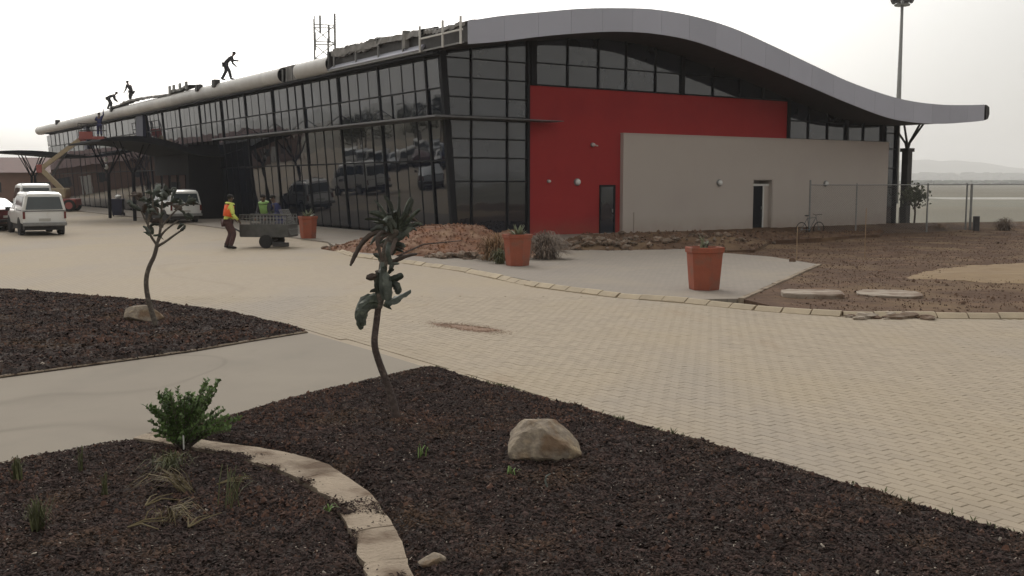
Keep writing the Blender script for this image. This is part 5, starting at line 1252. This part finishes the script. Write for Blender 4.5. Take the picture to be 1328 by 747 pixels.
for i, (u, v) in enumerate(ends):
    yy = rg.uniform(-.2, .2)
    for k_ in range(4 if i not in (3, 7) else 1):
        a = rg.uniform(-.5, PI+.5); l = rg.uniform(.08, .19); q0 = q2(u+rg.uniform(-4, 4), v+rg.uniform(-4, 4), yy); dx = math.cos(a)*l; dz = math.sin(a)*l*.8
        e_ = q0+Vector((dx, rg.uniform(-.12, .12), dz)); m_ = rg.choice(('blue_leaf', 'blue_leaf', 'pale_leaf', 'dry_leaf'))
        leafmesh([q0, q0.lerp(e_, .5)+Vector((0, 0, .03)), e_], rg.uniform(.018, .036), .01, m_).build('leaf', m_, t2)
for pp in ([(186,275),(178,270),(171,268)], [(236,301),(240,297),(243,294)], [(246,266),(252,262),(258,262)], [(216,262),(222,254),(228,250)]):
    leafmesh(spline([q2(*p) for p in pp]), .03, .02, 'blue_leaf').build('leaf', 'blue_leaf', t2, smooth=True)

# small tree beyond the fence
mat('dull_leaf', (.075, .085, .045), (.05, .058, .034), 9, .8, 0, island=.3)
t3 = empty('young_tree', 'small bushy-headed tree on a thin stem just beyond the wire fence', 'young tree', (21.2, 54.6, -.35))
for pp, r in (([(0,0,0),(.05,0,.9),(0,0,1.5)], .05), ([(0,0,1.1),(-.25,.1,1.6)], .03), ([(0,0,1.2),(.3,-.1,1.65)], .03), ([(-.8,0,0),(-.78,0,1.2)], .02)): MB().tube([Vector(p) for p in pp], r, 7).build('trunk', 'bark', t3)
mb = MB(); rg = random.Random(3)
for i in range(420):
    c_ = Vector((rg.gauss(0, .30), rg.gauss(0, .25), 1.85+rg.gauss(0, .25))); a = rg.uniform(0, 6.28); l = rg.uniform(.05, .12); d1 = Vector((math.cos(a), rg.uniform(-.6, .6), math.sin(a)))*l; d2 = Vector((-math.sin(a), rg.uniform(-.5, .5), math.cos(a)))*l*.5
    mb.add([c_-d1, c_+d2, c_+d1, c_-d2], [(0,1,2,3)])
mb.build('crown', 'dull_leaf', t3)

# green shrub in the front-left bed
sh = empty('shrub', 'small bright green leafy shrub where the curved strip meets the path', 'shrub', (-2.60, 8.02, .05))
KS = .0060
rg = random.Random(9); lf = MB(); sm = MB()
tips = [(-44,-50),(-30,-72),(-18,-68),(-8,-74),(2,-62),(12,-60),(26,-66),(33,-84),(44,-84),(36,-70),(20,-55),(-38,-40),(-36,-58),(-22,-48),(0,-45),(14,-40),(30,-48),(40,-38),(56,-40),(64,-30),(60,-22),(48,-30),(-14,-26),(6,-18),(-20,-8),(-10,0),(22,-22),(-4,-58),(-26,-60)]
tips += [(rg.gauss(-4, 22), -rg.uniform(14, 58)) for _ in range(12)]
for i, (du, dv) in enumerate(tips):
    for rep in range(3):
        e_ = Vector(((du+4+rg.uniform(-7, 7))*KS, rg.uniform(-.16, .16), (-dv+8+rg.uniform(-10, 4))*KS+.02)); q0 = Vector((rg.uniform(-.03, .03), rg.uniform(-.03, .03), 0)); md_ = q0.lerp(e_, .5)+Vector((0, rg.uniform(-.03, .03), .04))
        sm.tube([q0, md_, e_], [.007, .005, .003], 5)
        nn_ = int(9+(e_-q0).length*38)
        for k_ in range(nn_):
            t_ = .25+.75*k_/nn_; p = (q0.lerp(md_, t_*2) if t_ < .5 else md_.lerp(e_, t_*2-1)); a = k_*2.4; l = rg.uniform(.028, .050)
            ax_ = (e_-q0).normalized(); o1 = Vector((math.cos(a), math.sin(a), 0)); dirn = (o1*.8+ax_*.7+Vector((0, 0, .25))).normalized(); sd_ = dirn.cross(ax_).normalized()*l*.42; up_ = sd_.cross(dirn).normalized()*l*.12
            lf.add([p, p+dirn*l*.5+sd_+up_, p+dirn*l, p+dirn*l*.5-sd_+up_, p+dirn*l*.52], [(0,1,4), (1,2,4), (2,3,4), (3,0,4)])
sm.build('stem', 'bark_pale', sh); lf.build('foliage', 'green_leaf', sh)
tag(MB().lathe([(.006, 0), (.006, .5)], 6).build('marker_peg', 'white_steel', None, (-2.55, 7.86, .0)), 'thin pale peg standing inside the green shrub', 'peg').scale.z = .4

# weeds and grass tufts
def tuft(name, label, cat, loc, n_, l, spread, m, seed, lean=(0, 0), w_=.006, droop=.5, group=None):
    rg = random.Random(seed); mb = MB()
    for i in range(n_):
        a = rg.uniform(0, 2*PI); ll = l*rg.uniform(.5, 1.1); o = Vector((rg.gauss(0, spread*.25), rg.gauss(0, spread*.25), 0)); h_ = Vector((math.cos(a), math.sin(a), 0))*spread*rg.uniform(.3, 1)+Vector((lean[0], lean[1], 0))
        pts = [o, o+h_*.35+Vector((0, 0, ll*.6)), o+h_*.8+Vector((0, 0, ll*(1-droop*.3))), o+h_*1.3+Vector((0, 0, ll*(1-droop)))]
        sd_ = Vector((-math.sin(a), math.cos(a), 0))*w_; vs = []
        for j, p in enumerate(pts): k_ = (1, .9, .6, .1)[j]; vs += [p-sd_*k_, p+sd_*k_]
        mb.add(vs, [(0,1,3,2), (2,3,5,4), (4,5,7,6)])
    o = mb.build(name, m, None, loc); return tag(o, label, cat, group)
gb = lambda x, y: gz(hB, BEDB, x, y)
tuft('grass_tuft', 'dry straw-coloured grass clump bending left in front of the shrub', 'grass', (-2.18, 6.75, gb(-2.18, 6.75)), 38, .20, .14, 'dry_grass', 1, (-.20, 0), .004, .7)
tuft('grass_tuft', 'broken dry grass stalks near the bottom edge left of the curved strip', 'grass', (-2.12, 6.2, gb(-2.12, 6.2)), 30, .15, .16, 'dry_grass', 2, (.10, -.05), .004, .8)
tuft('grass_tuft', 'olive grass spread at the foot of the green shrub', 'grass', (-2.45, 7.3, gb(-2.45, 7.3)), 60, .16, .16, 'green_grass', 3, (0, -.1), .004, .6)
tuft('grass_tuft', 'sparse thin weed with upright stalks right of the dry grass', 'weed', (-1.82, 6.5, gb(-1.82, 6.5)), 16, .27, .15, 'green_grass', 4, (.05, 0), .004, .3)
tuft('grass_tuft', 'small narrow upright green tuft left of the dry grass', 'grass', (-2.68, 6.62, gb(-2.68, 6.62)), 16, .16, .03, 'green_grass', 5, (0, 0), .005, .1)
tuft('grass_tuft', 'bushy green grass tuft at the lower left edge', 'grass', (-2.83, 6.0, gb(-2.83, 6.0)), 60, .20, .08, 'green_grass', 6, (0, 0), .004, .4)
tuft('grass_tuft', 'green tuft cut by the left edge, above the bushy one', 'grass', (-3.44, 7.0, gb(-3.44, 7.0)), 40, .19, .06, 'green_grass', 7, (0, 0), .005, .3)
tuft('grass_tuft', 'faint thin green tuft between the left edge and the shrub', 'grass', (-3.1, 7.25, gb(-3.1, 7.25)), 14, .18, .04, 'green_grass', 8, (0, 0), .004, .2)
for i, (x, y) in enumerate(((-2.35, 6.45), (-1.95, 6.05), (-2.3, 6.0), (-2.02, 6.9), (-2.62, 7.4))):
    mb = MB(); a = random.uniform(-.9, .9); p = Vector((0, 0, .01))
    for k_ in range(3): mb.tube([p, p+Vector((math.cos(a)*.11, math.sin(a)*.08, .035)), p+Vector((math.cos(a)*.24, math.sin(a)*.18, random.uniform(.0, .05)))], [.006, .005, .003], 5); a += .5
    tag(mb.build('dry_stalk', 'dry_grass', None, (x, y, gb(x, y))), 'broken straw stalks lying on the mulch in front of the shrub', 'stalk', 'straw stalks on the mulch')
ga = lambda x, y: gz(hA, BEDA, x, y)
for i, (x, y, l, lab) in enumerate(((-.68, 7.63, .12, 'thin green seedling in the mulch between the tree and the curved strip'), (.0, 7.15, .07, 'flat green weed in the mulch below the large rock'), (-1.15, 6.35, .06, 'tiny weed by the curved concrete strip'))):
    tuft('seedling', lab, 'weed', (x, y, ga(x, y)), 9, l, .05, 'bright_leaf', 30+i, (0, 0), .005, .4)
mb = MB(); mb.tube([Vector(p) for p in ((0,0,0),(-.015,0,.04),(-.01,0,.075),(.02,0,.095))], [.006,.007,.006,.003], 6)
tag(mb.build('curled_leaf', 'pale_leaf', None, (.24, 6.83, ga(.24, 6.83)+.01)), 'small pale curled leaf standing in the mulch right of the flat weed', 'leaf')
# fringe of small weeds along the road side of the front bed
mb = MB(); rg = random.Random(21)
e0, e1 = Vector((-.93, 11.81)), Vector((3.08, 6.03)); dd = e1-e0; nrm = Vector((dd.y, -dd.x)).normalized()
if nrm.x > 0: nrm = -nrm
for i in range(340):
    t_ = rg.random(); p2 = e0+dd*t_+nrm*abs(rg.gauss(.03, .05))
    if fnoise(np.array([p2.x]), np.array([p2.y]), 6, 2, 2.5)[0] < 0: continue
    z_ = gz(hA, BEDA, p2.x, p2.y)
    for k_ in range(4):
        a = rg.uniform(0, 6.28); l = rg.uniform(.02, .055); h_ = Vector((math.cos(a), math.sin(a), 0)); b0 = Vector((p2.x, p2.y, z_)); s2 = Vector((-h_.y, h_.x, 0))*.006
        mb.add([b0-s2*.4, b0+h_*l*.4+s2+Vector((0,0,l*.6)), b0+h_*l*.8+Vector((0,0,l)), b0+h_*l*.4-s2+Vector((0,0,l*.6))], [(0,1,2,3)])
stuff(mb.build('weed_fringe', 'green_grass', bedA))

# dead weeds around the middle pot
def weedclump(label, loc, n_, r, h_, m, seed):
    rg = random.Random(seed); mb = MB()
    for i in range(n_):
        a = rg.uniform(0, 2*PI); q = rg.random()**.5; top = Vector((math.cos(a)*r*q, math.sin(a)*r*q*.8, h_*math.sqrt(max(.05, 1-q*q))*rg.uniform(.7, 1.05))); o = Vector((rg.gauss(0, r*.2), rg.gauss(0, r*.2), 0)); md_ = o.lerp(top, .6)+Vector((0, 0, h_*.18))
        sd_ = Vector((-math.sin(a), math.cos(a), .2))*.008; tp2 = top+Vector((math.cos(a), math.sin(a), -.8))*.12
        mb.add([o-sd_, o+sd_, md_+sd_, md_-sd_, top+sd_, top-sd_, tp2], [(0,1,2,3), (3,2,4,5), (5,4,6)])
    return tag(mb.build('dead_weed', m, None, loc), label, 'weed')
weedclump('orange-brown dead weed clump immediately left of the middle pot', (-.45, 28.0, .05), 420, .62, .78, 'dead_weed', 1)
weedclump('greyish dead weed clump immediately right of the middle pot', (.95, 28.6, .05), 520, .75, .82, 'grey_weed', 2)
weedclump('yellow-green weed low against the left side of the middle pot', (-.32, 26.9, .05), 160, .30, .45, 'green_grass', 3)
tag(MB().tube([Vector(p) for p in ((-3.3,29.6,.05),(-2.5,29.2,.42),(-1.4,28.7,.55))], [.03,.025,.012], 6).build('dead_branch', 'bark', None), 'long dark dead branch lying up against the red soil heap', 'branch')

# ------------------------------------------------------------------ fence, masts, bicycle, right side
fn = empty('wire_fence', 'chain-link fence on thin steel posts running from the beige wall to the right edge', 'fence', (0, 0, 0))
FP = [(13.62, 47.4), (16.15, 48.6), (20.4, 50.9), (23.15, 52.8), (28.2, 55.4), (33.2, 58), (38.2, 60.6), (43, 63.2)]
FZ = -.34
for i, (x, y) in enumerate(FP): MB().tube([(x, y, FZ-.2), (x, y, 2.12+(.16 if i == 0 else 0))], .045 if i != 1 else .035, 8).build('fence_post', 'galvanised', fn)
MB().bar((23.45, 52.95, FZ), (23.45, 52.95, 2.1), .09).build('fence_post', 'galvanised', fn)
for a, b in zip(FP, FP[1:]):
    MB().tube([(*a, 2.05), (*b, 2.05)], .026, 6).build('top_rail', 'galvanised', fn)
    d = Vector((b[0]-a[0], b[1]-a[1])); L = d.length; d.normalize(); mb = MB(); h_ = 2.35; st_ = .11
    k_ = 0
    x = -h_
    while x < L:
        for sgn in (1, -1):
            u0, u1 = (x, x+h_) if sgn > 0 else (x+h_, x); z0, z1 = FZ+.03, FZ+.03+h_
            # clip to the bay
            pts = []
            for u in (u0, u1):
                uc = min(max(u, 0), L); t_ = (uc-u0)/(u1-u0); pts.append((a[0]+d.x*uc, a[1]+d.y*uc, z0+(z1-z0)*t_))
            if abs(pts[0][2]-pts[1][2]) > .05:
                p, q = Vector(pts[0]), Vector(pts[1]); w2 = Vector((0, 0, .0035)); dn = Vector((-d.y, d.x, 0))*.004
                mb.add([p-w2, p+w2+dn, q+w2+dn, q-w2], [(0,1,2,3)]).add([p-w2, p+w2-dn, q+w2-dn, q-w2], [(0,1,2,3)])
        x += st_
    stuff(mb.build('wire_mesh', 'galvanised', fn))
tag(MB().cbox(-.14, .14, -.1, .1, 0, .8, .02).build('meter_box', 'steel_dark', None, (23.6, 52.6, -.34)), 'small dark grey box standing at the foot of the double fence post', 'box')
weedclump('round dry bush by the fence near the right edge', (25.2, 52.9, -.3), 300, .75, .72, 'grey_weed', 12)
weedclump('low dry weeds at the foot of the fence below the small tree', (21.8, 52.8, -.32), 160, .8, .4, 'dead_weed', 13)
def marker(lab, x, y, h_): 
    z_ = ez(x, y); tag(MB().tube([Vector((0, 0, -.1)), Vector((0, 0, h_))], .012, 6).build('marker_stake', 'timber', None, (x, y, z_)), lab, 'stake')
marker('thin timber stake standing at the far corner of the grey paving', 7.7, 27.9, .95)
marker('thin tall stake in the bare earth before the right end of the beige wall', 10.6, 31.0, 1.5)
rock('dark clod lying beside the thin stake at the paving corner', (7.5, 27.6, .06), (.10, .10, .10), 44, 'clod', name='soil_clod', cat='clod')

# bicycle leaning by the beige wall
bc = empty('bicycle', 'old bicycle parked in front of the beige wall beside the fence end', 'bicycle', (13.35, 46.3, -.25), math.radians(28)); R_ = .33
def bwheel(x):
    w_ = put('wheel', None, bc); n_ = 28; vs = []; 
    for k_ in range(n_):
        a = 2*PI*k_/n_
        for m2 in range(6):
            b = 2*PI*m2/6; rr = R_-.02+.02*math.cos(b); vs.append((x+rr*math.cos(a), .02*math.sin(b), R_+rr*math.sin(a)))
    MB().add(vs, [(k_*6+m2, ((k_+1) % n_)*6+m2, ((k_+1) % n_)*6+(m2+1) % 6, k_*6+(m2+1) % 6) for k_ in range(n_) for m2 in range(6)]).build('tyre', 'tyre', w_)
    mb = MB()
    for k_ in range(14): a = 2*PI*k_/14; mb.bar((x, 0, R_), (x+(R_-.03)*math.cos(a), 0, R_+(R_-.03)*math.sin(a)), .005)
    mb.lathe([(.03, -.03), (.03, .03)], 8, M=Matrix.Translation((x, 0, R_)) @ Matrix.Rotation(PI/2, 4, 'X')).build('spokes', 'galvanised', w_)
bwheel(-.52); bwheel(.52)
fr_ = MB()
A_, B_, C_, D_, E_ = Vector((-.52,0,R_)), Vector((-.06,0,.30)), Vector((-.18,0,.82)), Vector((.34,0,.85)), Vector((.52,0,R_))
for p, q in ((A_,B_),(A_,C_),(B_,C_),(B_,D_),(C_,D_)): fr_.tube([p, q], .016, 6)
fr_.build('frame', 'grey_paint', bc); MB().tube([D_+Vector((-.02,0,.08)), D_, E_], .014, 6).build('fork', 'grey_paint', bc)
MB().tube([D_+Vector((.08,-.28,.14)), D_+Vector((.02,-.12,.14)), D_+Vector((-.02,0,.10)), D_+Vector((.02,.12,.14)), D_+Vector((.08,.28,.14))], .012, 6).build('handlebar', 'steel_dark', bc)
MB().tube([C_, C_+Vector((-.03,0,.10))], .012, 6).build('seat_post', 'galvanised', bc); MB().blob(C_+Vector((-.04,0,.12)), (.13,.07,.03), 10, 6).build('saddle', 'trim', bc)
MB().lathe([(.09, -.004), (.09, .004)], 16, M=Matrix.Translation(B_) @ Matrix.Rotation(PI/2, 4, 'X')).build('chainring', 'steel_dark', bc)
MB().bar(B_+Vector((0,-.08,-.15)), B_+Vector((0,.08,.15)), .014).build('pedal_crank', 'steel_dark', bc)

ml = empty('floodlight_mast', 'tall thin floodlight mast rising behind the right end of the roof', 'light mast', (48.0, 130, -.4))
MB().tube([Vector((0, 0, 0)), Vector((0, 0, 12)), Vector((0, 0, 25.2))], [.42, .30, .16], 12).build('mast', 'galvanised', ml, smooth=True)
MB().lathe([(.9, 0), (.95, .12), (.9, .2)], 16, c=(0, 0, 24.2)).build('head_frame', 'galvanised', ml)
for i in range(8):
    a = i*PI/4; MB().cbox(-.3, .3, -.25, .25, -.25, .25, .04, Matrix.Translation((math.cos(a)*1.05, math.sin(a)*1.05, 24.85)) @ Matrix.Rotation(a, 4, 'Z') @ Matrix.Rotation(.5, 4, 'Y')).build('floodlight', 'steel_dark', ml)
lt = empty('lattice_tower', 'faint lattice tower standing far behind the roof', 'tower', (-24.9, 140, -.4), math.radians(12))
for x in (-1.35, 1.35):
    for y in (-1.35, 1.35): MB().bar((x, y, 0), (x, y, 24.3), .16).build('tower_leg', 'galvanised', lt)
mb = MB()
for z in np.arange(1.2, 24.5, 2.2):
    for a, b in (((-1.35,-1.35),(1.35,-1.35)), ((1.35,-1.35),(1.35,1.35)), ((1.35,1.35),(-1.35,1.35)), ((-1.35,1.35),(-1.35,-1.35))):
        mb.bar((*a, z), (*b, z), .12)
        if z < 22: mb.bar((*a, z), (*b, z+2.2), .10)
mb.build('bracing', 'galvanised', lt)
for i, (x, z) in enumerate(((-.6, 23.2), (.5, 22), (1.3, 23.5), (-1.3, 21), (.4, 20.2))): MB().bar((x, -1.4, z-1.1), (x, -1.4, z+1.2), .26).build('antenna', 'galvanised', lt)

# low brown building far left, and trees beyond the car park
lb = empty('low_building', 'long low brown building with maroon roof beyond the parked cars at the left', 'building', (-62, 112, 0), math.radians(12))
MB().box(-32, 15, 0, 9, -.3, 3.3).build('wall', 'brown_wall', lb)
MB().add([(-32.6,-.8,3.25),(15.6,-.8,3.25),(15.6,9.8,3.25),(-32.6,9.8,3.25),(-32.6,4.5,5.0),(15.6,4.5,5.0)], [(0,3,2,1),(0,1,5,4),(2,3,4,5),(1,2,5),(3,0,4)]).build('roof', 'maroon_roof', lb)
wm_ = MB().box(0, 1.4, -.05, -.0, 1.1, 2.2).mesh('window', 'car_glass')
for i in range(9): put('window', wm_, lb, (-30+i*5, 0, 0))
for x in (-27.5, -12.5, 2.5, 12): MB().box(x, x+1, -.06, 0, 0, 2.1).build('door', 'white_steel', lb)
def bush_tree(label, loc, h_, w_, seed, group='trees beyond the car park'):
    t_ = empty('tree', label, 'tree', loc, 0, group); rg = random.Random(seed)
    MB().tube([Vector((0, 0, -.3)), Vector((.1, 0, h_*.3)), Vector((0, .1, h_*.7))], [.22, .17, .08], 8).build('trunk', 'bark', t_)
    cl = [(Vector((rg.gauss(0, w_*.35), rg.gauss(0, w_*.35), h_*rg.uniform(.35, .92))), rg.uniform(.5, 1.1)*w_*.35) for _ in range(14)]; mb = MB()
    for c_, r in cl:
        for _ in range(70):
            v_ = Vector((rg.gauss(0, 1), rg.gauss(0, 1), rg.gauss(0, .8))); v_ = v_.normalized()*r*rg.uniform(.6, 1.05); l = rg.uniform(.12, .3); a = Vector((rg.gauss(0,1), rg.gauss(0,1), rg.gauss(0,1))).normalized()*l; b = a.cross(v_.normalized())*.7
            mb.add([c_+v_-a, c_+v_+b, c_+v_+a, c_+v_-b], [(0,1,2,3)])
    mb.build('crown', 'dull_leaf', t_); return t_
for i in range(14):
    bush_tree('dark bushy tree beyond the car park, mirrored in the glass front', (-72-i*2.5+random.uniform(-3, 3), 34+i*5.2+random.uniform(-2, 2), 0), random.uniform(4.5, 8), random.uniform(3, 5), i)

# ------------------------------------------------------------------ air
hz_m = bpy.data.materials.new('haze'); hz_m.use_nodes = True; hn = hz_m.node_tree.nodes; hn.clear()
ho = hn.new('ShaderNodeOutputMaterial'); hv = hn.new('ShaderNodeVolumePrincipled'); hv.inputs['Density'].default_value = .00029; hv.inputs['Color'].default_value = (.93, .93, .94, 1); hv.inputs['Anisotropy'].default_value = .2
hz_m.node_tree.links.new(hv.outputs[0], ho.inputs['Volume']); MATS['haze'] = hz_m
stuff(MB().box(-6700, 6700, -6700, 6700, -2.5, 230).build('haze', 'haze'))
